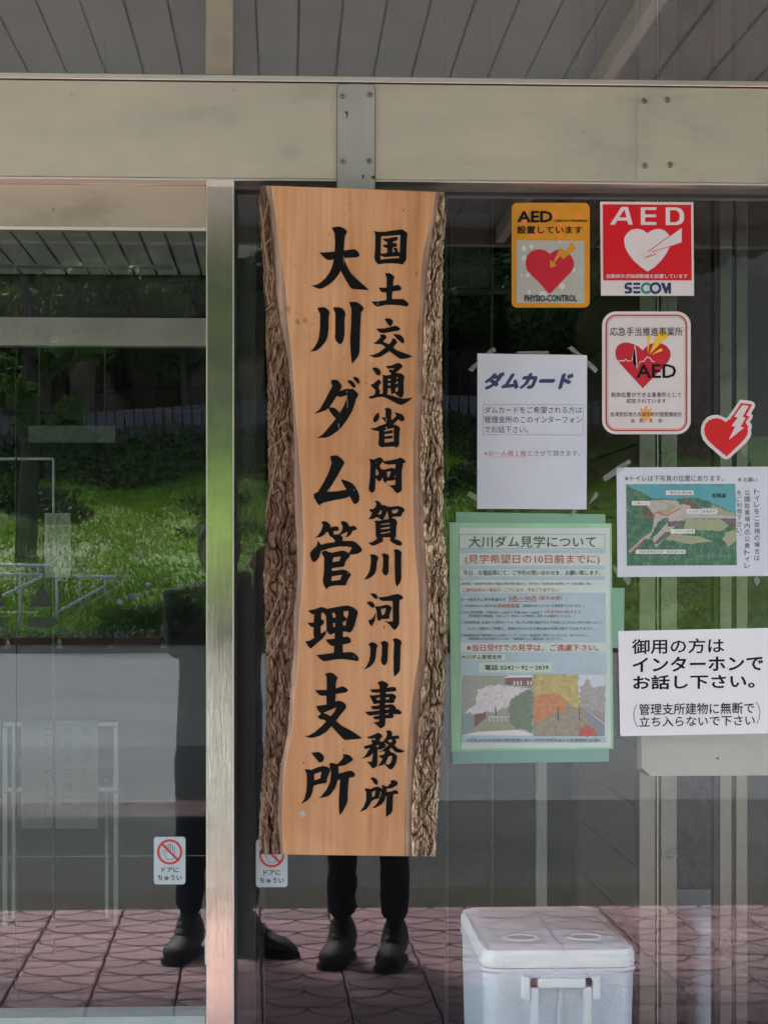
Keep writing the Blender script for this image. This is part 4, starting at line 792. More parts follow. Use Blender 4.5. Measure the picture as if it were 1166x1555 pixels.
for a, b_ in (((697.5, 811.4), (918, 811.4)), ((918, 811.4), (918, 833.2)), ((918, 833.2), (697.5, 833.2)), ((697.5, 833.2), (697.5, 811.4))):
    flat('text_frame', [line_strip([a, b_], 0.5)], layer(3), 'ink_green', n2)
L3 = layer(4)
txt('大川ダム見学について', 711.5, 813.9, 904.4, 831.6, L3, 'ink_green', n2, 0.006)
txt('(見学希望日の10日前までに)', 706.3, 842, 910, 857.8, L3, 'ink_rust', n2, 0.006)
txt('平日、お電話等にて、ご予約の問い合わせを、お願い致します。', 703.7, 865.9, 911.4, 873.6, L3, 'ink_green', n2, 0.006)
txt('ご希望日、先客様予約済みや施設点検(停電作業含む)、見学当日『自然災害(地震等)』や『洪水調節』時は', 698.8, 884.5, 898, 889, L3, 'ink_green', n2)
txt('ご案内出来ない場合が、ございます。予めご了承下さい。', 702.4, 893, 849, 899.2, L3, 'ink_rust', n2)
txt('○ 一般のダム見学希望の方', 700, 907.8, 768, 913, L3, 'ink_green', n2)
txt('5名～30名', 772, 904.6, 814, 912.4, L3, 'ink_rust', n2, 0.01); flat('underline', [rect(772, 913.2, 814.2, 913.8)], L3, 'ink_rust', n2)
txt('(最大40席)', 817.4, 905, 852.6, 912.6, L3, 'ink_rust', n2)
txt('○ 学校関係のダム見学の方(', 700, 918.2, 754, 922.8, L3, 'ink_green', n2)
txt('約80名程度', 755.7, 916.8, 788.6, 923.2, L3, 'ink_rust', n2, 0.01)
txt('、会議室内はジュウタンに体育座りとなります。)', 789, 917.6, 886.4, 922.8, L3, 'ink_green', n2)
txt('○ ダム見学時間　午前9:00～11:00まで 午後13:00～16:00まで', 700, 927.8, 823.4, 932.4, L3, 'ink_green', n2)
txt('※年末年始は除きます。', 826, 926.6, 883.8, 931.8, L3, 'ink_rust', n2)
txt('・見学時間約1時間程度、天候により、見学ルートや時間が、変更となる場合がございます。', 708.9, 933.3, 867, 937.7, L3, 'ink_green', n2)
txt('○ 年齢制限5歳～65歳まで(※見学ルート上、特にダム内急な階段がおよそ100段ございますので体力を使います。)', 700, 943, 913.4, 948, L3, 'ink_green', n2)
txt('(ただし階段のご移動に、問題がなければ上限65歳の年齢の限りではありません。)', 710, 952.2, 907, 957.6, L3, 'ink_green', n2)
txt('○ 電源開発(株)下郷発電所さんの見学について、大川ダム管理支所で運営していないため、受付できません。', 700, 963, 894, 967.4, L3, 'ink_green', n2)
txt('下郷発電所内を見学希望される方は、下郷発電所さんへ直接お問い合わせ下さい。', 709, 968, 854, 972.2, L3, 'ink_green', n2)
txt('※当日受付での見学は、ご遠慮下さい。', 708.4, 978.2, 908, 988.8, L3, 'ink_red', n2, 0.008)
txt('大川ダム管理支所', 700.6, 994.3, 761.6, 1001, L3, 'ink', n2, 0.006)
txt('電話 0242－92－2839', 735.9, 1009.4, 832.4, 1017.6, L3, 'ink', n2, 0.006)
txt('※写真は4月中旬頃の資料館横の桜と10月中旬頃市道から管理棟間の紅葉※', 708.4, 1121.4, 911.6, 1127, L3, 'ink_grey', n2)
C6 = lambda pts: crop(660, 960, 3.887, pts)
ph = flat('photograph', [C6(rect(160, 255, 575, 608))], layer(3), 'print_hill', n2)
def rough(l, amp):
    out = []; random.seed(len(l)*7+int(l[0][0]))
    for i, p in enumerate(l):
        q = l[(i+1) % len(l)]; d = math.hypot(q[0]-p[0], q[1]-p[1]); n = max(1, int(d/9))
        for k in range(n): out.append((p[0]+(q[0]-p[0])*k/n+(random.uniform(-amp, amp) if k else 0), p[1]+(q[1]-p[1])*k/n+(random.uniform(-amp, amp) if k else 0)))
    return out
SOFT = ('print_blossom', 'print_bush', 'print_gold', 'print_orange', 'print_redbush', 'print_bare', 'print_forest', 'print_lawn', 'print_lake')
def pic(par, k, mat, *loops):
    for l in loops: flat('picture_patch', [C6(rough(l, 7) if mat in SOFT else l)], layer(k), mat, par)
pic(ph, 3.4, 'print_brick', [(415,275),(440,262),(574,258),(574,320),(415,310)]); pic(ph, 3.8, 'print_white', [(405,272),(435,256),(574,255),(574,266),(440,268)], *[[(x,288),(x+8,288),(x+8,312),(x,312)] for x in (465,485,505,545,563)])
pic(ph, 3.4, 'print_pond', [(160,490),(235,495),(232,560),(185,606),(160,606)]); pic(ph, 3.5, 'print_brick', [(232,490),(300,470),(305,500),(235,565)])
pic(ph, 3.6, 'print_lawn', [(240,590),(310,528),(440,530),(470,575),(430,590)]); pic(ph, 3.65, 'print_white', [(160,608),(250,588),(500,576),(572,600),(572,608)])
pic(ph, 3.8, 'print_blossom', [(245,380),(250,345),(300,315),(370,310),(450,318),(540,330),(560,345),(500,375),(450,400),(430,440),(380,455),(350,480),(310,465),(270,480),(180,475),(195,455),(240,430)])
pic(ph, 3.9, 'print_brick', [(355,440),(362,440),(366,492),(352,492)]); pic(ph, 3.9, 'print_white', *[[(x,498),(x+3,498),(x+3,528),(x,528)] for x in range(320, 440, 24)], [(320,497),(440,499),(440,503),(320,501)])
pic(ph, 4.1, 'print_bush', [(450,400),(500,360),(560,340),(575,350),(575,606),(545,575),(470,570),(440,520),(438,450)])
ph2 = flat('photograph', [C6([(581, 250), (1002, 249), (1002, 614), (584, 614)])], layer(3), 'print_litter', n2)
pic(ph2, 3.4, 'print_sky', [(780,250),(1001,250),(1001,340),(860,420)]); pic(ph2, 3.5, 'print_bare', [(860,320),(900,270),(920,310),(930,330),(1001,310),(1001,470),(890,450),(855,440)])
pic(ph2, 3.6, 'print_gold', [(582,252),(850,250),(845,330),(860,400),(850,450),(780,420),(730,470),(640,440),(583,500)]); pic(ph2, 3.8, 'print_orange', [(584,380),(690,360),(740,370),(790,420),(760,470),(700,470),(640,520),(584,540)])
pic(ph2, 3.6, 'print_tarmac', [(885,448),(900,450),(1001,520),(1001,614),(960,614),(900,520),(880,480)]); pic(ph2, 3.8, 'print_redbush', [(855,570),(880,550),(940,565),(955,612),(850,613)])
pic(ph2, 3.9, 'print_roof', [(722,440),(730,440),(732,520),(722,520)], [(850,430),(855,430),(856,520),(850,520)]); pic(ph2, 3.9, 'print_white', [(890,455),(893,455),(1001,540),(1001,545)])
tapes(n2, [[(692,778),(697,777.6),(918.5,781),(918.5,795.2),(692,793.6)]], 'tape_green'); tapes(n2, [[(686,1141.4),(924,1137),(924,1156.6),(687,1160)]], 'tape_teal')
tapes(n2, [[(929,892.5),(947.8,893),(946.5,985),(929.8,984)]], 'tape_green')
# map notice, runs out of the frame to the right
n3 = slab('map_notice', [(935.8, 710), (1172, 708.6), (1173.5, 874.6), (937, 876.4)], layer(0), -0.0003, 'white_paper', origin=P(1050, 876, YS))
tag(n3, 'white notice with an aerial picture of a lake, above the large black-lettered sign', 'notice')
C7 = lambda pts: crop(900, 680, 4.383, pts)
ap = flat('aerial_picture', [C7([(219,243),(945,241),(956,781),(224,785)])], layer(1), 'print_forest', n3)
def ap_(k, mat, *loops):
    if mat == 'sticker_red' and len(loops[0]) > 18: flat('map_ring', [C7(l) for l in loops], layer(k), mat, ap); return
    for l in loops: flat('picture_patch', [C7(rough(l, 5) if mat in SOFT else l)], layer(k), mat, ap)
ap_(1.5, 'print_lake', [(221,246),(944,244),(952,445),(820,380),(760,350),(700,345),(640,350),(560,345),(470,335),(400,340),(340,300),(270,275)])
ap_(1.8, 'print_road', [(380,350),(480,345),(620,360),(700,380),(740,400),(820,400),(880,430),(950,455),(950,470),(620,470),(540,530),(440,640),(415,665),(395,600),(345,610),(250,700),(235,690),(330,600),(390,560),(410,450),(360,390)])
ap_(2.1, 'print_lawn', [(620,472),(850,475),(905,520),(850,555),(600,540)], [(430,350),(470,350),(520,380),(545,375),(550,400),(470,455),(430,440),(440,410)], [(800,380),(940,440),(940,458),(760,440)], [(880,560),(950,545),(950,620),(900,660),(860,610)], [(520,570),(700,590),(800,620),(660,640),(480,610)])
ap_(2.4, 'print_road', [(390,365),(460,360),(505,385),(480,410),(420,415),(380,390)])
ap_(2.4, 'print_roof', [(640,370),(700,370),(728,395),(725,410),(650,405)], [(500,490),(600,485),(590,520),(495,525)], [(850,475),(950,478),(950,530),(900,510)], [(480,560),(520,560),(430,640),(400,640)])
ap_(2.6, 'print_forest', [(470,470),(500,465),(505,490),(450,545),(400,600),(370,600),(400,560),(430,500)], [(560,340),(620,335),(720,340),(735,370),(640,380),(570,375)])
ap_(2.8, 'sticker_red', line_strip([(582,402),(490,452),(430,428),(400,442)], 6), line_strip([(350,602),(252,690)], 5), line_strip([(325,382),(355,428)], 3), line_strip([(590,310),(620,345)], 3))
ap_(3.0, 'sticker_red', circ(370, 446, 26, 24), circ(370, 446, 21, 24)[::-1]); ap_(3.0, 'sticker_red', circ(627, 362, 19, 20), circ(627, 362, 15, 20)[::-1])
for (a, b_, c_, d_, s_) in ((484,284,668,314,'・現在地 資料館'),(258,354,376,383,'・公衆トイレ'),(622,408,826,439,'大川ダム管理支所'),(517,541,677,571,'・ステージ広場'),(284,678,614,706,'・至会津若松方面・南会津方面')):
    q = flat('map_label', [C7(rect(a, b_, c_, d_))], layer(3.2), 'print_white', ap)
    (x0, y0), (x1, y1) = C7([(a+10, b_+6), (c_-10, d_-6)]); txt(s_, x0, y0, x1, y1, layer(3.6), 'ink', n3)
txt('若郷湖', *C7([(790, 303)])[0], *C7([(882, 333)])[0], layer(3.2), 'ink', n3, 0.01)
txt('※トイレは下写真の位置にあります。', 948.4, 721.7, 1098, 731, layer(1), 'ink', n3)
txt('※', 1119.5, 725.4, 1125.5, 731.6, layer(1), 'ink_red', n3); txt('お願い', 1128, 725.2, 1149.5, 732, layer(1), 'ink', n3)
def vert(s, xc, y0, y1, w, k, mat, par):
    n = len(s); st = (y1-y0)/n
    for i, ch in enumerate(s):
        if ch == 'ー': flat('lettering', [rect(xc-0.5, y0+st*i+1, xc+0.5, y0+st*(i+1)-1)], layer(k), mat, par); continue
        if ch == '。': flat('lettering', [circ(xc+w*0.3, y0+st*i+1.5, 1.3, 10), circ(xc+w*0.3, y0+st*i+1.5, 0.8, 10)[::-1]], layer(k), mat, par); continue
        txt(ch, xc-w/2, y0+st*i+st*0.08, xc+w/2, y0+st*(i+1)-st*0.12, layer(k), mat, par)
vert('トイレをご使用の場合は', 1148.6, 741.3, 852.5, 8.2, 1, 'ink', n3)
vert('公園駐車場内の公衆トイレ', 1133.8, 743.2, 864, 8.2, 1, 'ink', n3)
vert('をご利用下さい。', 1121.6, 743.6, 820, 7.4, 1, 'ink', n3)
tapes(n3, [[(914.5,725),(918,731.5),(937,719.5),(953,706.5),(957.6,702.6),(954.5,697.6),(936,708.5)], [(937,866),(932.5,857),(930,864),(936,874)], [(943,876.2),(955,876.2),(958.6,882.2),(953.5,889)], [(1143,879),(1149,874.6),(1153.5,882),(1148,891)]])
# intercom sign
Y4 = -0.0040
n4 = slab('intercom_sign', [(938.2, 958.4), (1174, 953.4), (1176, 1113.6), (943.5, 1118), (941.2, 1116)], Y4, Y4+0.003, 'white_board', origin=P(1057, 1117, Y4))
tag(n4, 'white board sign with large black Japanese lettering above the steel rail panel', 'sign')
LK = Y4-0.0004; SLP = -0.014
txt('御用の方は', 958.9, 970.6, 1098.9, 993.6, LK, 'ink', n4, 0.018, slope=SLP)
txt('インターホンで', 959.8, 998, 1158.3, 1021, LK, 'ink', n4, 0.03, slope=SLP)
txt('お話し下さい。', 960.6, 1025.6, 1145.3, 1047.6, LK, 'ink', n4, 0.03, slope=SLP)
txt('管理支所建物に無断で', 969.7, 1068.6, 1144.4, 1086.2, LK, 'ink', n4, 0.014, slope=SLP)
txt('立ち入らないで下さい', 969.7, 1088, 1145.5, 1104.2, LK, 'ink', n4, 0.014, slope=SLP)
C8 = lambda pts: crop(900, 940, 4.383, pts)
flat('bracket_mark', [C8(line_strip([(292,568),(276,600),(270,640),(278,685),(297,718)], 4))], LK, 'ink', n4)
flat('bracket_mark', [C8(line_strip([(1085,552),(1103,585),(1110,625),(1104,665),(1088,698)], 4))], LK, 'ink', n4)
# steel rail panel below the sign
YP = 0.05
rp = slab('rail_panel', [(973, 1090), (1172, 1090), (1172, 1177.5), (986, 1178.4), (974, 1170)], YP, YP+0.05, 'rail_panel', origin=P(1070, 1178, YP))
tag(rp, 'beige steel panel with a cut corner and small hole below the lettered sign', 'panel')
flat('drill_hole', [circ(1089, 1151.5, 2.1, 14)], YP-0.0006, 'gasket', rp)
flat('painted_shadow', [C8([(296,1010),(325,992),(378,1042),(372,1046)])], YP-0.0005, 'gasket', rp)  # painted dark line standing in for the shadow at the cut corner
# ------------------------------------------------------------ inside: inner screen, posts, wall, cooler, stand
YI = 2.2
sc_ = empty('inner_door', (PX(100, YI), YI, 0), 'inner glass door with a pale steel top rail seen dimly through the sliding door', 'door')
XI = PX(352, YI)
box('top_rail', -4.18, XI, YI-0.02, YI+0.04, PZ(527, YI-0.02), PZ(485, YI-0.02), 'rail_panel', sc_)
box('rail_dark_band', -4.18, XI, YI+0.0, YI+0.03, PZ(484.6, YI), 2.371, 'dark_frame', sc_)  # dark band filling the strip between top rail and ceiling
box('glass_pane', -4.18, XI, YI+0.0, YI+0.008, 0.05, PZ(527.4, YI-0.02), 'glass_inner', sc_)
box('centre_stile', PX(24.5, YI), PX(25.6, YI), YI-0.01, YI+0.01, 0.05, PZ(528, YI), 'gasket', sc_)
flat2 = lambda nm, lp, Y, mat, par: flat(nm, lp, Y, mat, par)
st_ = -0.0008
a1 = slab('guide_arrow_sticker', [(64, 887), (80.5, 921.5), (43, 921.5)], st_, -0.0002, 'arrow_mark', origin=P(62, 921, st_)); tag(a1, 'dark triangular arrow sticker pointing up on the door glass, above the sideways arrow', 'sticker')
a2 = slab('guide_arrow_sticker', [(43, 937.5), (82, 937.5), (88.5, 945), (82, 952.5), (43, 952.5)], st_, -0.0002, 'arrow_mark', origin=P(65, 952, st_)); tag(a2, 'dark sideways arrow sticker on the door glass, just under the triangular one', 'sticker')
a3 = slab('guide_arrow_sticker', [(-12, 921.5), (-12, 893), (0, 893), (8, 921.5)], st_, -0.0002, 'arrow_mark', origin=P(-5, 921, st_)); tag(a3, 'dark slanted sticker cut by the left edge of the picture, on the door glass', 'sticker')
a4 = slab('guide_arrow_sticker', [(-20, 938), (10, 938), (10, 952.5), (-20, 952.5)], st_, -0.0002, 'arrow_mark', origin=P(-5, 952, st_)); tag(a4, 'dark bar sticker cut by the left edge of the picture, lowest on the door glass', 'sticker')
nq = slab('wall_notice', rect(68.5, 779, 107.5, 877), YI-0.005, YI-0.002, 'stand_paper', origin=P(88, 877, YI)); tag(nq, 'narrow pale notice with vertical lines of writing on the inner glass', 'notice')
for i, s in enumerate(('ご来所の方は', '受付にお声を', 'おかけ下さい')):
    for k, ch in enumerate(s): txt(ch, 97-i*11.5, 784+k*15, 104.5-i*11.5, 796+k*15, YI-0.0056, 'ink_grey', nq)
# direction sign hung in the lobby
YD = 3.6
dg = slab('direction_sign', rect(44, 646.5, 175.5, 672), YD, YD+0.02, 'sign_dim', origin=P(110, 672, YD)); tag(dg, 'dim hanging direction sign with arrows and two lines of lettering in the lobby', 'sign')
txt('庶務係　会計係　機械係', 70, 649.5, 150, 658, YD-0.001, 'ink_grey', dg); txt('会議室(1)　(2F)', 70, 661, 148, 670, YD-0.001, 'ink_grey', dg)
flat('arrow', [line_strip([(62,652),(50,659),(62,667)], 1.6)], YD-0.001, 'ink_grey', dg); flat('arrow', [line_strip([(157,652),(169,659),(157,667)], 1.6)], YD-0.001, 'ink_grey', dg)
mb = MB()
for x in (60, 160): mb.tube(P(x, 646, YD+0.01), Vector((P(x, 646, YD+0.01).x, YD+0.01, 3.43)), 0.004, 6)
mb.build('hanger_rod', 'dark_frame', dg)
# thin frame of a show case
YC = 4.2
mb = MB(); p = lambda x, y: P(x, y, YC)
mb.tube(p(-30, 697), p(82, 696.5), 0.006, 6); mb.tube(p(82, 696.5), p(82, 790), 0.006, 6)
sq = mb.build('display_frame', 'stand_white', origin=p(82, 790)); tag(sq, 'thin pale metal frame corner standing in the dim lobby', 'frame')
mb2 = MB(); mb2.tube(p(82, 790), Vector((p(82, 790).x, YC, 0)), 0.006, 6); mb2.build('leg', 'dark_frame', sq)
# book stand
YN = 4.85
ns = empty('notice_stand', (PX(92, YN), YN, 0), 'white tubular stand holding a sheet of vertical handwriting, seen through the sliding door', 'stand')
def bar(x0, y0, x1, y1, nm='frame_bar', Y=YN, m='stand_white'): return box(nm, PX(x0, Y), PX(x1, Y), Y, Y+0.02, PZ(y1, Y), PZ(y0, Y), m, ns, 0.002)
for (x0, x1) in ((4.5, 11.5), (173, 179.5)):
    l = box('leg', PX(x0, YN), PX(x1, YN), YN, YN+0.02, 0.0, PZ(1101.4, YN), 'stand_white', ns)
for x in (8, 176):
    for y in (1104.5, 1203): mb = MB(); q = P(x, y, YN); mb.tube(q, q+Vector((0, -0.003, 0)), 0.005, 10); mb.build('bolt', 'screw_metal', ns)
bar(5, 1095, 34, 1101); bar(148, 1095, 179.5, 1101); bar(12, 1194, 34, 1199.6); bar(148, 1193.5, 173, 1199.4)
box('leg', PX(18.5, YN+0.2), PX(24, YN+0.2), YN+0.2, YN+0.22, 0.0, PZ(1101.5, YN+0.2), 'stand_white', ns)
box('leg', PX(160, YN+0.2), PX(165, YN+0.2), YN+0.2, YN+0.22, 0.0, PZ(1180, YN+0.2), 'stand_white', ns)
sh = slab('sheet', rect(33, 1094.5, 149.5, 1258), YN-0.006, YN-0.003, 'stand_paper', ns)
for s, x in (('来所された方は', 131), ('外来者名簿に', 103), ('ご記入ください', 76)):
    for k, ch in enumerate(s): txt(ch, x-7.5, 1103+k*21, x+7.5, 1118+k*21, YN-0.0066, 'ink_grey', sh)
# lobby back wall with dark openings
for k, (x0, x1, w) in enumerate(((41, 69, 'left'), (149.5, 177, 'right'))):
    tag(box('wall_opening', PX(x0, 6.9), PX(x1, 6.9), 6.93, 6.99, PZ(596, 6.9), PZ(529, 6.9), 'interior_dark'), w+' one of two narrow black openings high in the lobby back wall', 'opening')
tag(box('door_mat', -3.5, PX(310, 2.0), 0.15, 1.9, 0.0005, 0.012, 'mat_blue'), 'blue-grey entrance mat on the floor behind the sliding door', 'mat')
tag(box('low_bench', -3.6, PX(313, 0.5), 0.42, 0.52, 0.0, PZ(1540, 0.42), 'pale_step'), 'pale low ledge just behind the sliding door along the bottom edge', 'ledge')
# right-hand side of the vestibule: posts, siding, rough panel
YR = 1.05
gs = empty('side_screen', (PX(1003, YR), YR, 0), 'tall pale steel posts of the glazed side screen behind the notices', 'screen')
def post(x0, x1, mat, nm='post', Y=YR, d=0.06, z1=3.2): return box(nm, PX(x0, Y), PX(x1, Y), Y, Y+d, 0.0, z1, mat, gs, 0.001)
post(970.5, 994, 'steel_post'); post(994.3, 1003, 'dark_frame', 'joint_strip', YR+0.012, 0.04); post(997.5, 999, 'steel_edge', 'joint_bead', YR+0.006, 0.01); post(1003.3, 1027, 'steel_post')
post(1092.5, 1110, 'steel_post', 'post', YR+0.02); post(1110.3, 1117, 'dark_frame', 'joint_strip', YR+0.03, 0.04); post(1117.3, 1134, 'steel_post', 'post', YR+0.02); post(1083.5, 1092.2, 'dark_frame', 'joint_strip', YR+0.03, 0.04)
box('rough_panel', PX(1015, 2.0), PX(1110, 2.0), 2.0, 2.05, 0, 3.2, 'rough_wall', gs)
box('dark_panel', PX(1134.2, YR+0.05), PX(1210, YR+0.05), YR+0.05, YR+0.07, 0, 3.2, 'dark_frame', gs)
# siding boards on the side wall, going back from the post
XW = PX(970, YR+0.05)
sw = struct(box('wall_side', XW+0.02, XW+0.06, YR+0.12, 3.2, 0, 3.4, 'dark_frame'))
z = 0.02; b0 = None
while z < 3.2:
    if b0 is None: b0 = box('siding_board', XW, XW+0.018, YR+0.065, 2.15, z, z+0.142, 'brown_siding', sw); z00 = z
    else:
        o = b0.copy(); COL.objects.link(o); o.parent = sw; o.location.z = b0.location.z+(z-z00)
    z += 0.15
# back of the vestibule to the right of the door: dark partition with lighter frames
YB2 = 2.35
pt = empty('partition', (PX(780, YB2), YB2, 0), 'dark glazed partition with thin paler uprights behind the notices', 'partition')
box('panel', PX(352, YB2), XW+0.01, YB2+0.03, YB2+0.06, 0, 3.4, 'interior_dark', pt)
for (x0, x1, m_) in ((744, 748, 'dark_frame'), (880, 884, 'dark_frame'), (388.5, 402, 'interior_wall'), (676, 680, 'interior_wall')):
    box('upright', PX(x0, YB2), PX(x1, YB2), YB2-0.02, YB2+0.029, 0, 3.2, m_, pt)
box('upright', PX(815, YB2), PX(829, YB2), YB2-0.02, YB2+0.029, 0, 1.3, 'rail_panel', pt)
box('cross_rail', PX(353, YB2), XW-0.001, YB2-0.03, YB2+0.02, PZ(447, YB2), PZ(440, YB2), 'interior_wall', pt)
tag(box('wall_panel', PX(684, YB2-0.04), PX(742, YB2-0.04), YB2-0.04, YB2-0.022, PZ(436, YB2-0.04), PZ(322, YB2-0.04), 'interior_wall'), 'dark grey square panel high behind the right bark edge of the board', 'panel')
# cooler box, and a copy for its reflection
def rbox(w, d, h, r, z0, n=6, taper=0.0):
    pts = []
    for cx, cy, a in ((w/2-r, -d/2+r, -90), (w/2-r, d/2-r, 0), (-w/2+r, d/2-r, 90), (-w/2+r, -d/2+r, 180)):
        for i in range(n+1):
            t = R(a+90*i/n); pts.append((cx+r*math.cos(t), cy+r*math.sin(t)))
    return pts
def loft(secs):
    V = []; F = []; n = len(secs[0][0])
    for pts, z in secs: V += [(x, y, z) for x, y in pts]
    for k in range(len(secs)-1):
        for i in range(n): a = k*n+i; b = k*n+(i+1) % n; F.append((a, b, b+n, a+n))
    F.append(tuple(range(n))[::-1]); F.append(tuple((len(secs)-1)*n+i for i in range(n)))
    return V, F
def cooler(xc, yf, w, d, h, label, s=1.0):
    c = empty('cooler_box', (xc, yf+d/2, 0), label, 'cooler', 'cooler boxes inside the entrance')
    def put(nm, VF, mat, smooth=True, par=None):
        V, F = VF; o = obj(nm, [(x+xc, y+yf+d/2, z) for x, y, z in V], F, mat, par or c, smooth)
        m = o.modifiers.new('edge', 'EDGE_SPLIT'); m.split_angle = R(40); return o
    hb = h-0.052
    put('body', loft([(rbox(w-0.03, d-0.04, 0, 0.045, 0), 0.0), (rbox(w-0.006, d-0.01, 0, 0.05, 0), hb*0.97), (rbox(w-0.006, d-0.01, 0, 0.05, 0), hb-0.012)]), 'cooler_body')
    put('rim', loft([(rbox(w, d, 0, 0.05, 0), hb-0.0118), (rbox(w+0.004, d+0.004, 0, 0.05, 0), hb-0.006), (rbox(w, d, 0, 0.05, 0), hb)]), 'cooler_body')
    lid = put('lid', loft([(rbox(w-0.004, d-0.004, 0, 0.05, 0), hb+0.002), (rbox(w, d, 0, 0.05, 0), hb+0.010), (rbox(w, d, 0, 0.05, 0), hb+0.030), (rbox(w-0.012, d-0.012, 0, 0.045, 0), hb+0.043), (rbox(w-0.045, d-0.045, 0, 0.035, 0), h-0.004), (rbox(w-0.07, d-0.10, 0, 0.03, 0), h)]), 'white_plastic')
    for sx in (-1, 1):
        mb = MB(); n = 24; rr = [(0.032, 0.0008), (0.040, 0.004), (0.046, 0.001)]
        V = []; F = []
        prof = [(0.034, -0.0), (0.037, 0.004), (0.043, 0.005), (0.050, 0.0)]
        for r_, z_ in prof:
            for i in range(n): t = 2*math.pi*i/n; V.append((xc+sx*w*0.21+r_*math.cos(t), yf+0.13+r_*math.sin(t)*0.95, h+z_-0.0015))
        for k in range(len(prof)-1):
            for i in range(n): F.append((k*n+i, k*n+(i+1) % n, (k+1)*n+(i+1) % n, (k+1)*n+i))
        cup = obj('cup_holder', V, F, 'white_plastic', c, True)
        obj('cup_floor', [(xc+sx*w*0.21+0.034*math.cos(2*math.pi*i/n), yf+0.13+0.032*math.sin(2*math.pi*i/n), h+0.0006) for i in range(n)], [tuple(range(n))], 'sticker_grey', cup)
    hd = MB(); zz = hb-0.020; y0 = yf-0.012
    hw = w*0.195; hh = 0.15; bt = 0.022
    for (a, b_, c_, d_) in ((-hw, hw, zz-bt, zz), (-hw, hw, zz-hh, zz-hh+bt*0.9), (-hw, -hw+bt*0.85, zz-hh, zz), (hw-bt*0.85, hw, zz-hh, zz)):
        hd.box(xc+a, xc+b_, y0-0.012, y0+0.004, c_, d_)
    o = hd.build('handle', 'white_plastic', c); bmm = bmesh.new(); bmm.from_mesh(o.data); bmesh.ops.bevel(bmm, geom=bmm.edges[:], offset=0.003, segments=2, affect='EDGES'); bmm.to_mesh(o.data); bmm.free()
    for sx in (-1, 1): box('handle_lug', xc+sx*(hw+0.011)-0.009, xc+sx*(hw+0.011)+0.009, y0-0.014, yf+0.02, zz-0.05, zz+0.006, 'white_plastic', c, 0.004)
    box('seam_bead', xc-0.004, xc+0.004, yf-0.001, yf+0.012, 0.02, hb-0.02, 'cooler_body', c, 0.001)
    return c
yf = 0.94
x0 = PX(732, yf); x1 = PX(968, yf); hc = PZ(1437, yf+0.03)
cooler((x0+x1)/2, yf, x1-x0, 0.64, hc, 'large silver-grey cooler box with white lid and handle, in full view through the glass')
w2 = x1-x0; cooler(PX(1041, 1.36)+w2/2, 1.36, w2, 0.5, hc, 'copy of the cooler box standing in for its reflection, behind the posts at lower right')  # added copy in place of the first cooler's reflection in the side glazing
# faint strip lamp in the vestibule
tag(box('strip_lamp', PX(-20, 1.4), PX(262, 1.4), 1.4, 1.45, PZ(407.5, 1.4), PZ(405.2, 1.4), 'lamp_case'), 'long thin pale lamp housing under the slatted ceiling behind the sliding door', 'lamp')

# ------------------------------------------------------------ outside, seen in the glass: planters, bank, fence, trees
YK = -34.7
ORD = ['first', 'second', 'third', 'fourth', 'fifth', 'sixth', 'seventh', 'eighth', 'ninth', 'tenth', 'eleventh', 'twelfth', 'thirteenth']
k0 = None; X = -26.0; pn = 0
kb = struct(box('kerb', -60, 60, YK-0.12, YK, -0.4, 0.07, 'kerb'))
while X < 26:
    if -6.5 < X < 4.5:
        if k0 is None:
            V, F = boxg(-0.45, 0.45, -0.12, 0.12, 0, 0.20)
            V = [(x*(0.93 if z == 0 else 1), y*(0.85 if z == 0 else 1.0), z) for x, y, z in V]
            k0 = obj('planter_box', [(x+X, y+YK-0.30, z+0.06) for x, y, z in V], F, 'planter', origin=(X, YK-0.30, 0.06)); o = k0
            rim0 = obj('rim', [Vector(v)+Vector((X, YK-0.30, 0.06)) for v in boxg(-0.47, 0.47, -0.135, -0.121, 0.17, 0.205)[0]], boxg(0, 1, 0, 1, 0, 1)[1], 'planter', k0)
        else:
            o = k0.copy(); COL.objects.link(o); o.location.x = X; r2 = rim0.copy(); COL.objects.link(r2); r2.parent = o
        pn += 1; tag(o, 'brown planter along the far kerb, '+ORD[pn-1]+' from the left in the mirrored row', 'planter', 'planters along the far kerb')
    X += 0.97
def hgt(x, y):
    t = YK-0.6-y       # metres beyond the kerb
    if t < 0: return 0.10
    h = 0.12+0.37*min(t, 11.5)+0.25*noise.noise(Vector((x*0.12, y*0.2, 0)))*min(1, t*0.4)
    h += 0.6*math.sin(x*0.11+1)*min(1, t/8)
    if t > 11.5: h += 0.05*(min(t, 15)-11.5)
    if t > 15: h += 0.75*(min(t, 70)-15)
    return h
def grid(name, xs, ys, mat):
    V = [(x, y, hgt(x, y)) for y in ys for x in xs]; n = len(xs)
    F = [(j*n+i, j*n+i+1, (j+1)*n+i+1, (j+1)*n+i) for j in range(len(ys)-1) for i in range(n-1)]
    F = [f[::-1] for f in F]
    return obj(name, V, F, mat, smooth=True)
struct(grid('grass_bank', [-30+i*0.8 for i in range(76)], [YK-0.45-j*0.5 for j in range(31)], 'grass_ground'))
struct(grid('wooded_hill', [-70+i*2.5 for i in range(57)], [YK-15.4-j*2.0 for j in range(34)], 'wood_hill'))
random.seed(11)
mb = MB()
def blade(x, y, z, h, w, lean, az):
    dx, dy = math.cos(az)*w, math.sin(az)*w
    mb.V += [(x-dx, y-dy, z), (x+dx, y+dy, z), (x+lean*math.cos(az+1.5), y+lean*math.sin(az+1.5), z+h)]; n = len(mb.V); mb.F.append((n-3, n-2, n-1)); mb.mi.append(0)
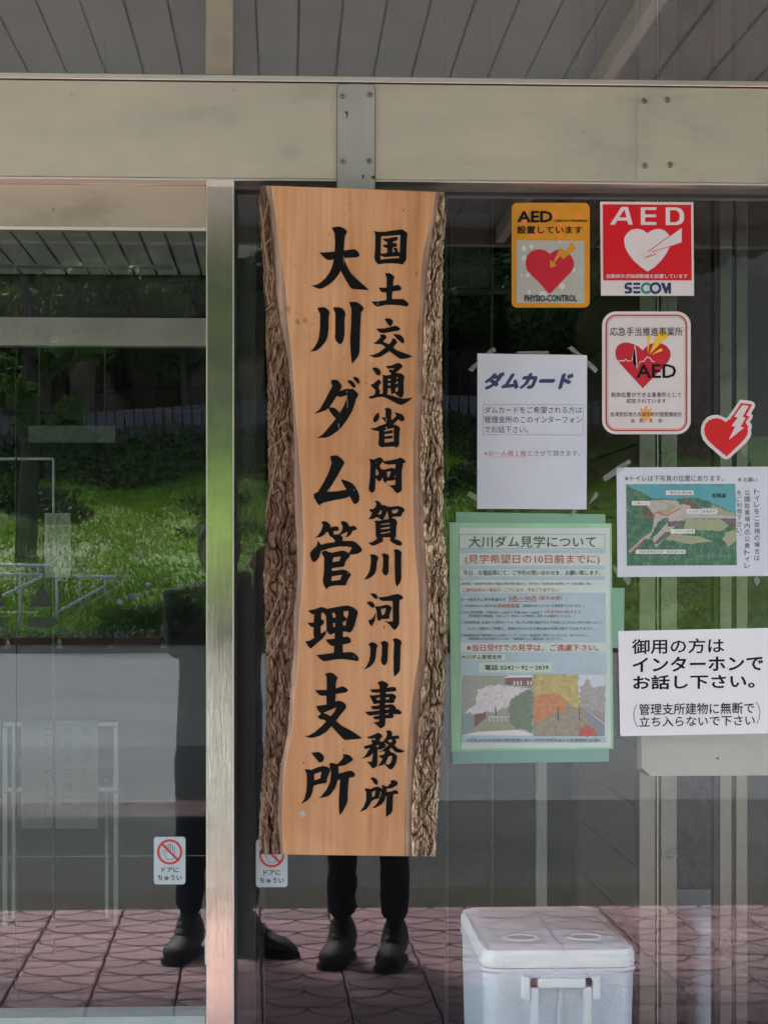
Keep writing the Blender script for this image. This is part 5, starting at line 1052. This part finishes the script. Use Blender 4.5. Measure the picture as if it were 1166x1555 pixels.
for _ in range(110000):
    x = random.uniform(-11, 11); t = random.uniform(0.0, 13); y = YK-0.5-t
    dn_ = noise.noise(Vector((x*0.5, y*0.5, 5)))+noise.noise(Vector((x*1.6, y*1.6, 9)))*0.6
    if dn_ < -0.35 and random.random() < 0.7: continue
    h = 0.05+0.12*max(0, dn_)+random.uniform(0, 0.07)
    blade(x, y, hgt(x, y)-0.02, h, random.uniform(0.015, 0.035), random.uniform(-0.16, 0.16), random.uniform(0, 6.28))
g_ = mb.build('bank_grass', 'grass_blade'); tag(g_, 'rough green grass and weeds covering the bank, mirrored in the glass', 'grass', kind='stuff')
def leafcloud(n, fn, size):
    m_ = MB()
    for _ in range(n):
        p, s = fn(); a = Vector((random.gauss(0, 1), random.gauss(0, 1), random.gauss(0, 0.6))).normalized()
        b_ = a.orthogonal().normalized(); ang = random.uniform(0, 6.28); c_ = a.cross(b_)
        u = (b_*math.cos(ang)+c_*math.sin(ang))*size*s; v = a*size*s*0.55
        m_.V += [p-u, p+v, p+u, p-v]; k = len(m_.V); m_.F.append((k-4, k-3, k-2, k-1)); m_.mi.append(0)
    return m_
def crownfn(blobs):
    wts = [b[3]**2 for b in blobs]
    def f():
        b = random.choices(blobs, wts)[0]; d = Vector((random.gauss(0, 1), random.gauss(0, 1), random.gauss(0, 1))).normalized()
        r = b[3]*(random.random()**0.4)*(1+0.25*noise.noise(d*2+Vector(b[:3])))
        return Vector((b[0]+d.x*r, b[1]+d.y*r, b[2]+d.z*r*0.7)), random.uniform(0.6, 1.3)
    return f
def make_tree(name, kind, h, label, cat, group, leafm, spread, n, size, low):
    t = empty(name, (0, 0, 0), label, cat, group)
    m_ = MB(); blobs = []
    top = Vector((random.uniform(-0.3, 0.3), random.uniform(-0.3, 0.3), h*0.75)); pts = [Vector((0, 0, -0.5)), Vector((random.uniform(-.15, .15), 0, h*0.25)), Vector((random.uniform(-.3, .3), random.uniform(-.2, .2), h*0.5)), top]
    rs = [h*0.03, h*0.024, h*0.016, h*0.008]
    for a, b_, r1, r2 in zip(pts, pts[1:], rs, rs[1:]): m_.tube(a, b_, r1, 9, r2)
    nl = 9
    for i in range(nl):
        f = low+(0.95-low)*i/nl; base = pts[0].lerp(top, f) if f > 0.5 else pts[1].lerp(pts[2], max(0, (f-0.25)/0.25)); a = i*2.4+random.random()
        L = spread*(1.1-0.7*(i/nl) if kind == 'cone' else 1.0-0.35*abs(i/nl-0.4))*random.uniform(0.75, 1.1)
        e = base+Vector((math.cos(a)*L, math.sin(a)*L, L*(0.05 if kind == 'cone' else 0.45))); mid = base.lerp(e, 0.5)+Vector((0, 0, -0.05*L))
        m_.tube(base, mid, h*0.010, 6, h*0.007); m_.tube(mid, e, h*0.007, 6, h*0.003)
        for q in (0.45, 0.75, 1.0):
            c_ = base.lerp(e, q)+Vector((random.uniform(-.3, .3), random.uniform(-.3, .3), random.uniform(-.1, .3))); blobs.append((c_.x, c_.y, c_.z, L*0.30*random.uniform(0.7, 1.3)))
    blobs.append((top.x, top.y, top.z+h*0.08, spread*0.35)); blobs.append((top.x, top.y, h*0.93, spread*0.2))
    m_.build('trunk', 'trunk', t)
    lc = leafcloud(n, crownfn(blobs), size); lc.build('crown', leafm, t)
    return t
random.seed(21)
def weeds():
    while True:
        x = random.uniform(-11, 11); t = random.uniform(4.2, 12.5); y = YK-0.6-t
        q = noise.noise(Vector((x*0.45, t*0.7, 2)))+(t-8.0)*0.16
        if q > random.uniform(-0.15, 0.35): return Vector((x, y, hgt(x, y)+random.uniform(0, 0.45)*min(1, max(0.15, q+0.3)))), random.uniform(0.6, 1.4)
wd = leafcloud(30000, weeds, 0.085); tag(wd.build('bank_weed_shade', 'leaf_weed_shade'), 'undergrowth over the upper grass bank, its dark tone standing in for tree shade, mirrored', 'undergrowth', kind='stuff')  # weeds kept dark to stand in for shade under the trees
def dup(root, loc, rz, sc, label=None, group=None):
    r = root.copy(); COL.objects.link(r); r.location = loc; r.rotation_euler = (0, 0, rz); r.scale = (sc, sc, sc)
    if label: r['label'] = label
    if group: r['group'] = group
    for ch in list(root.children):
        c_ = ch.copy(); COL.objects.link(c_); c_.parent = r
    return r
random.seed(5)
tg = 'dark trees on the hill beyond the bank'
dk = make_tree('cedar_tree', 'cone', 11.0, 'dark tall conifer on the wooded hill, mirrored high in the glass', 'tree', tg, 'leaf_dark', 2.3, 9000, 0.17, 0.22)
mdt = make_tree('broadleaf_tree', 'round', 6.0, 'low spreading dark green tree at the top of the bank, mirrored in the glass', 'tree', 'spreading trees along the top of the bank', 'leaf_mid', 2.4, 9000, 0.12, 0.35)
first = True
for k, (x, t) in enumerate([(-8.4, 15.5), (-3.0, 15.6), (0.1, 15.4), (2.9, 15.8), (5.8, 15.5), (-5.8, 15.4), (-7.2, 16.5), (-4.4, 17.5), (-1.6, 16.2), (1.4, 17.4), (4.4, 16.4), (7.2, 17.6), (-8.8, 20), (-5.8, 21), (-2.8, 20), (0.2, 21.5), (3.0, 20.2), (5.9, 21), (9, 20), (-10.5, 17), (10.2, 17), (-7, 25), (-3.5, 26), (0.6, 26), (4.2, 25), (7.6, 26), (-12, 23), (12, 23)]):
    y = YK-0.6-t; loc = (x, y, hgt(x, y)); s = random.uniform(0.85, 1.25)
    if first: dk.location = loc; first = False
    else: dup(dk, loc, random.uniform(0, 6.28), s)
first = True
LOW = [(-6.8, 12.3, 0.8), (-4.6, 12.9, 0.95), (-2.4, 12.1, 0.75), (-0.4, 13.2, 0.9), (1.9, 12.6, 0.8), (4.0, 13.1, 0.95), (6.2, 12.3, 0.85), (8.6, 13, 0.9), (-9.2, 13, 0.9)]
for k, (x, t, s) in enumerate(LOW):
    y = YK-0.6-t; loc = (x, y, hgt(x, y)-0.1)
    lb = 'low tree atop the bank, '+ORD[sorted(q_[0] for q_ in LOW).index(x)]+' from the left in the mirrored row'
    if first: mdt.location = loc; mdt.scale = (s, s, s); first = False; mdt['label'] = lb
    else: dup(mdt, loc, random.uniform(0, 6.28), s, lb)
lt = make_tree('tall_tree', 'round', 8.2, 'paler green tall tree before the dark hill, far left of the reflection', 'tree', None, 'leaf_light', 1.5, 9000, 0.085, 0.28)
q = M(38, 700, YK-4.5); lt.location = (q.x, YK-4.5, hgt(q.x, YK-4.5))
# paling fence
fn_ = empty('paling_fence', (0, YK-12.4, hgt(0, YK-12.4)), 'weathered grey-violet board fence along the top of the bank, mirrored in the glass', 'fence')
b0 = None; x = -9.5; yq = YK-12.4
while x < 9.5:
    zz = hgt(x, yq)
    if b0 is None:
        o = b0 = box('board', x, x+0.19, yq-0.02, yq, zz-0.1, zz+0.85, 'fence_board', fn_); zb = zz; xb = x
    else: o = b0.copy(); COL.objects.link(o); o.parent = fn_; o.location = (x-xb, 0, zz-zb)
    x += 0.235
for dz in (0.25, 0.65):
    V = []; F = []; xs = [-9.5+i*1.0 for i in range(20)]
    for xx in xs: z_ = hgt(xx, yq)+dz; V += [(xx, yq-0.06, z_), (xx, yq-0.021, z_), (xx, yq-0.021, z_+0.08), (xx, yq-0.06, z_+0.08)]
    for i in range(19):
        for k in range(4): a = 4*i+k; b_ = 4*i+(k+1) % 4; F.append((a, b_, b_+4, a+4))
    obj('rail', V, F, 'fence_board', fn_)
# flowering bushes
hg = 'flowering bushes above the far kerb'
YH = YK-1.0
c0 = M(225, 925, YH)
hb_ = empty('hydrangea_bush', (c0.x, YH, 0.1), 'leafy hydrangea bush with pale blue flower heads left of the door post, mirrored', 'bush', hg)
bl = [(c0.x+random.uniform(-.75, .8), YH+random.uniform(-.3, .3), 0.1+random.uniform(0.15, 0.75), random.uniform(.22, .36)) for _ in range(14)]
lc = leafcloud(5200, crownfn(bl), 0.055); lc.build('foliage', 'leaf_light', hb_)
for i, (x, y, r) in enumerate(((183,914,4.6),(199,906,5.0),(225,888,3.8),(248,954,5.6),(281,917,5.4),(269,923,4.6),(303,900,4.2))):
    q = M(x, y, YH+0.34); m_ = MB(); rr = r*44/3140*0.9
    for _ in range(150):
        d = Vector((random.gauss(0, 1), random.gauss(0, 1), random.gauss(0, 1))).normalized(); p = q+d*rr*random.uniform(0.8, 1.05); a = d.orthogonal().normalized()*0.014; b_ = d.cross(a)
        m_.V += [p-a, p-b_, p+a, p+b_]; k = len(m_.V); m_.F.append((k-4, k-3, k-2, k-1)); m_.mi.append(0)
    m_.build('flower_head', 'flower_blue' if i % 2 else 'flower_white', hb_)
c0 = M(820, 930, YH)
hb2 = empty('hydrangea_bush', (c0.x, YH, 0.1), 'green bush without flowers behind the laminated notice, mirrored', 'bush', hg)
lc = leafcloud(4000, crownfn([(c0.x+random.uniform(-.9, .9), YH+random.uniform(-.3, .3), 0.1+random.uniform(0.1, 0.5), random.uniform(.2, .32)) for _ in range(12)]), 0.055); lc.build('foliage', 'leaf_mid', hb2)
m_ = leafcloud(2600, lambda: (lambda x: (Vector((x, YK-0.5+random.uniform(-.15, .2), 0.22+random.uniform(0, 0.16)*max(0.2, 1+noise.noise(Vector((x*1.3, 0, 0)))))), 1))(random.uniform(-9, 9)), 0.05)
tag(m_.build('kerb_plants', 'weed_pale'), 'low pale-leaved edging plants behind the planters, mirrored', 'plants', kind='stuff')
# white handrail by the bank
YW = YK-0.8
m_ = lambda x, y: M(x, y, YW)
hr = empty('handrail', m_(90, 950), 'white pipe handrail with sloping braces, mirrored at the far left before the grass', 'handrail')
for nm, a, b_, r in (('top_rail', (-20,858), (78,859), .035), ('top_rail', (-20,872), (66,873), .03), ('top_rail', (108,875.5), (176,876), .035), ('brace', (-5,910), (66,875), .035), ('brace', (80,935), (160,889), .03),
                     ('post', (31,872), (31,955), .03), ('post', (86.5,870), (87,953), .03), ('post', (160,877), (160,900), .03), ('post', (58,860), (58,880), .03), ('lower_rail', (0,930), (60,930), .012)):
    mm = MB(); mm.tube(m_(*a), m_(*b_), r, 10); mm.build(nm, 'rail_white', hr, True)

# ------------------------------------------------------------ people, seen in the glass
def skin_mesh(name, J, E, mats, parent, matfn=None, sub=2, root=0):
    me = bpy.data.meshes.new('sk'); me.from_pydata([j[0] for j in J], E, []); me.update()
    o = bpy.data.objects.new('sk', me); COL.objects.link(o)
    sm = o.modifiers.new('s', 'SKIN'); sm.use_smooth_shade = True; sv = me.skin_vertices[0].data
    for i, j in enumerate(J): sv[i].radius = j[1] if isinstance(j[1], tuple) else (j[1], j[1]); sv[i].use_root = (i == root)
    ss = o.modifiers.new('u', 'SUBSURF'); ss.levels = sub; ss.render_levels = sub
    dg_ = C.evaluated_depsgraph_get(); em_ = bpy.data.meshes.new_from_object(o.evaluated_get(dg_))
    V = [v.co.copy() for v in em_.vertices]; F = [tuple(p.vertices) for p in em_.polygons]
    bpy.data.objects.remove(o); bpy.data.meshes.remove(me); bpy.data.meshes.remove(em_)
    mi = None
    if matfn: mi = [matfn(sum((V[i] for i in f), Vector())/len(f)) for f in F]
    V = [v+(0.004*noise.noise(v*14)+(0.010*noise.noise(Vector((v.x*9, v.y*9, v.z*26))) if 0.15 < v.z < 1.3 and name == 'body' else 0))*Vector((1, 1, 0.3)) for v in V]
    return obj(name, V, F, mats, parent, True, mi)
def boot(par, heel, toe, z0=0.0):
    heel = Vector(heel); toe = Vector(toe); d = (toe-heel).normalized(); n = Vector((-d.y, d.x, 0)); L = (toe-heel).length
    V = []; F = []; prof = [(-0.022, .034, .13, .16), (0.0, .046, .165, .2), (0.045, .052, .185, .20), (0.085, .050, .175, .17), (0.12, .045, .13, .09), (0.155, .046, .10, .09), (0.19, .050, .085, .06), (0.235, .049, .072, .045), (L, .030, .045, .03)]
    k = 12
    for (s, w, h, _) in prof:
        for i in range(k):
            t = 2*math.pi*i/k; zz = 0.02+(h-0.02)*(0.5-0.5*math.cos(t)) if False else 0.018+(h-0.018)*(0.5+0.5*math.sin(t))
            ww = w*abs(math.cos(t))**0.7*(1 if math.cos(t) > 0 else -1)*(1 if zz < 0.1 else 0.92)
            p = heel+d*s+n*ww; V.append((p.x, p.y, z0+zz))
    for a in range(len(prof)-1):
        for i in range(k): F.append((a*k+i, a*k+(i+1) % k, (a+1)*k+(i+1) % k, (a+1)*k+i))
    F.append(tuple(range(k))[::-1]); F.append(tuple((len(prof)-1)*k+i for i in range(k)))
    b_ = obj('boot', V, F, 'boot', par, True)
    for i in range(5):     # laces across the instep
        s_ = 0.07+0.022*i; zz = z0+0.165-0.022*i; q0 = heel+d*(s_+0.02); mm_ = MB(); mm_.tube((q0.x-n.x*0.026, q0.y-n.y*0.026, zz), (q0.x+n.x*0.026, q0.y+n.y*0.026, zz+0.006), 0.0035, 6); mm_.build('lace', 'hair', b_)
    Vs = []
    for z_ in (0.0, 0.024):
        for (s, w) in ((-.028, .03), (0, .043), (.1, .047), (.2, .051), (.25, .05), (L+0.01, .026)):
            Vs.append(tuple((heel+d*s+n*w))[:2]+(z0+z_,))
        for (s, w) in ((L+0.01, .026), (.25, .05), (.2, .051), (.1, .047), (0, .043), (-.028, .03)):
            Vs.append(tuple((heel+d*s-n*w))[:2]+(z0+z_,))
    Fs = [tuple(range(12))[::-1], tuple(range(12, 24))]+[(i, (i+1) % 12, 12+(i+1) % 12, 12+i) for i in range(12)]
    obj('sole', Vs, Fs, 'boot_sole', b_)
def head(par, c, face, hairmode, r=0.095):
    """head with brow, nose, mouth, chin and ears; face = unit vector it looks along"""
    f = Vector(face).normalized(); s = Vector((0, 0, 1)).cross(f).normalized(); u = Vector((0, 0, 1)); c = Vector(c)
    V = []; F = []; nu, nv = 28, 20
    for j in range(nv+1):
        ph = math.pi*j/nv
        for i in range(nu):
            th = 2*math.pi*i/nu; x = math.sin(ph)*math.cos(th); y = math.sin(ph)*math.sin(th); z = math.cos(ph)
            rx = 0.098 if x > 0 else 0.102; ry = 0.076*(1 if z > -0.2 else 1-0.35*(-z-0.2)); rz = 0.122
            px_, py_, pz_ = x*rx, y*ry, z*rz
            if x > 0:
                px_ += 0.022*math.exp(-((y/0.16)**2+((z+0.12)/0.16)**2))*x+0.008*math.exp(-((z-0.22)/0.1)**2)*x
                px_ -= 0.010*math.exp(-(((abs(y)-0.4)/0.15)**2+((z-0.04)/0.10)**2)); px_ += 0.008*math.exp(-((y/0.3)**2+((z+0.48)/0.07)**2)); px_ += 0.012*math.exp(-((y/0.35)**2+((z+0.85)/0.12)**2))
            V.append(c+f*px_+s*py_+u*pz_)
    for j in range(nv):
        for i in range(nu): F.append((j*nu+i, j*nu+(i+1) % nu, (j+1)*nu+(i+1) % nu, (j+1)*nu+i))
    h = obj('head', V, F, 'skin', par, True)
    for sg in (-1, 1):
        m_ = MB(); e = c+f*0.088+s*sg*0.031+u*0.008
        m_.tube(e, e+f*0.006, 0.012, 12, 0.006); m_.build('eye', 'lens_glass', h)
        m_ = MB(); e = c+s*sg*0.074+u*-0.002-f*0.005; m_.tube(e+u*0.028, e-u*0.026+f*0.006, 0.011, 8, 0.006); m_.build('ear', 'skin', h)
    VV = []; FF = []; k = 0
    for v in V:
        q = v-c; x = q.dot(f); z = q.dot(u)
        VV.append(c+(q*1.13 if (z > 0.045 or x < 0.0) else q*0.9)+Vector((0, 0, 0.006))+0.006*noise.noise(q*60)*u)
    FF = [f_ for f_ in F if all(((V[i]-c).dot(u) > 0.03 or (V[i]-c).dot(f) < 0.02) and (V[i]-c).dot(u) > (-0.10 if hairmode else -0.06) for i in f_)]
    obj('hair', VV, FF, 'hair', par, True)
def hand(par, wrist, dirv, palmn, curl, side):
    """palm with four curled fingers and a thumb, grown as skin chains from the palm"""
    w = Vector(wrist); d = Vector(dirv).normalized(); n = Vector(palmn).normalized(); s = d.cross(n).normalized()*side
    J = [(w, 0.026), (w+d*0.05, (0.034, 0.016)), (w+d*0.085, (0.036, 0.014))]; E = [(0, 1), (1, 2)]
    for k, (off, L) in enumerate(((0.030, .068), (0.010, .076), (-0.010, .072), (-0.030, .056))):
        p = w+d*0.088+s*off; prev = 2; a = 0.0; dd = d
        for seg in (0.0, 0.42, 0.33, 0.25):
            if seg: a += curl; dd = (d*math.cos(a)+n*math.sin(a)).normalized(); p = p+dd*L*seg
            J.append((p.copy(), 0.0092 if seg > 0.3 or seg == 0 else 0.0078)); E.append((prev, len(J)-1)); prev = len(J)-1
    p = w+d*0.035+s*0.034; J.append((p, 0.013)); E.append((1, len(J)-1))
    p2 = p+(d*0.6+s*0.6+n*0.3).normalized()*0.036; J.append((p2, 0.0105)); E.append((len(J)-2, len(J)-1))
    p3 = p2+(d*0.7+n*0.7).normalized()*0.028; J.append((p3, 0.009)); E.append((len(J)-2, len(J)-1))
    return skin_mesh('hand', J, E, 'skin', par, None, 1)
def person(label, px, py, sh, feet, dirs, trouser, headc, face, elbows, wrists, coat=False, hairmode=0, sleeve=False):
    p = empty('person', (px, py, 0), label, 'person')
    hip = Vector((px, py, 0.93)); J = [(hip, (0.175, 0.125)), (Vector((px, py, 1.08)), (0.170, 0.12)), (Vector((px+sh*0.3, py, 1.25)), (0.180, 0.125)), (Vector((px+sh*0.6, py, 1.38)), (0.15, 0.10)), (Vector((px+sh*0.8, py+0.01, 1.46)), 0.055)]
    hc = Vector(headc); J.append((Vector((hc.x, hc.y-0.02 if False else hc.y, hc.z-0.10)), 0.050)); E = [(0, 1), (1, 2), (2, 3), (3, 4), (4, 5)]
    tops = []
    for sg, (fx, fy) in zip((-1, 1), feet):
        h_ = Vector((px+sg*0.09, py, 0.86)); kn = Vector((px+sg*0.10+(fx-px-sg*0.10)*0.55, py+(fy-py)*0.5+0.02, 0.49)); an = Vector((fx, fy, 0.15))
        b = len(J); J += [(h_, (0.092, 0.095)), (kn, (0.064, 0.068)), (kn.lerp(an, 0.35), (0.060, 0.064)), (an, (0.052, 0.056))]; E += [(0, b), (b, b+1), (b+1, b+2), (b+2, b+3)]
    for sg, el_, wr in zip((-1, 1), elbows, wrists):
        b = len(J); s0 = Vector((px+sh*0.6+sg*0.185, py, 1.385)); J += [(s0, 0.070), (Vector(el_), 0.047), (Vector(wr), 0.034)]; E += [(3, b), (b, b+1), (b+1, b+2)]
    if coat: pass
    def mf(c_):
        if c_.z < 0.92: return 1
        if c_.z > 1.475 and abs(c_.x-J[4][0].x) < 0.10: return 2
        if sleeve and min((c_-Vector(w_)).length for w_ in wrists) < 0.20: return 3
        return 0
    skin_mesh('body', J, E, ['jacket', trouser, 'skin', 'stripe'], p, mf)
    for (fx, fy), dd in zip(feet, dirs):
        d = Vector((math.sin(dd), math.cos(dd), 0)); hl = Vector((fx, fy, 0))-d*0.055; boot(p, hl, hl+d*0.275)
    head(p, headc, face, hairmode)
    return p
# photographer: stands behind the lens, body turned a little to the right
xp = -0.25; yp = -4.16
J1 = person('person in dark jacket, jeans and boots holding up a camera, mirrored left of the board', xp, yp, 0.02, ((-0.365, yp+0.02), (-0.15, yp+0.0)), (R(-16), R(62)), 'jeans', (-0.245, yp+0.03, 1.585), (0.45, 1, -0.05),
       ((xp-0.165, yp+0.09, 1.17), (0.005, yp+0.03, 1.20)), ((-0.125, -4.03, 1.50), (0.055, -4.06, 1.43)), sleeve=True, hairmode=1)
hand(J1, (-0.120, -4.035, 1.505), (0.25, 0.15, 0.5), (0.8, 0.2, -0.3), 0.65, -1); hand(J1, (0.055, -4.065, 1.432), (-0.35, 0.1, 0.45), (-0.6, 0.0, 0.5), 0.65, 1)
cm = empty('camera', (-0.035, -4.03, 1.49), 'dark grey compact camera held up by the person at the left', 'camera')
box('camera_body', -0.115, 0.045, -4.062, -4.022, 1.452, 1.532, 'camera_body', cm, 0.006)
mm = MB(); mm.tube((0, -4.022, 1.492), (0, -3.992, 1.492), 0.030, 24, 0.028); mm.build('lens', 'camera_body', cm); mm = MB(); mm.tube((0, -3.9915, 1.492), (0, -3.990, 1.492), 0.022, 24); mm.build('lens_glass', 'lens_glass', cm)
box('viewfinder', -0.06, -0.02, -4.055, -4.03, 1.5325, 1.548, 'camera_body', cm, 0.003); box('strap_lug', -0.112, -0.105, -4.045, -4.035, 1.5325, 1.54, 'steel_edge', cm)
# companion, hidden by the board but for the lower legs and boots
xq = 0.325; yq_ = -3.98
J2 = person('person in black jeans and dark boots whose lower legs show below the wooden board', xq, yq_, 0.0, ((0.228, yq_-0.03), (0.428, yq_+0.03)), (R(-16), R(-12)), 'jeans_black', (xq, yq_+0.02, 1.545), (0, 1, 0.05),
       ((xq-0.235, yq_-0.02, 1.12), (xq+0.235, yq_-0.02, 1.12)), ((xq-0.205, yq_+0.05, 0.88), (xq+0.205, yq_+0.05, 0.88)))
hand(J2, (xq-0.205, yq_+0.05, 0.885), (0.05, 0.12, -1), (1, 0, 0), 0.3, 1); hand(J2, (xq+0.205, yq_+0.05, 0.885), (-0.05, 0.12, -1), (-1, 0, 0), 0.3, -1)
for m_ in MAT.values(): pass
print('objects', len(bpy.data.objects), 'tris ~', sum(len(o.data.polygons) for o in bpy.data.objects if o.type == 'MESH'))
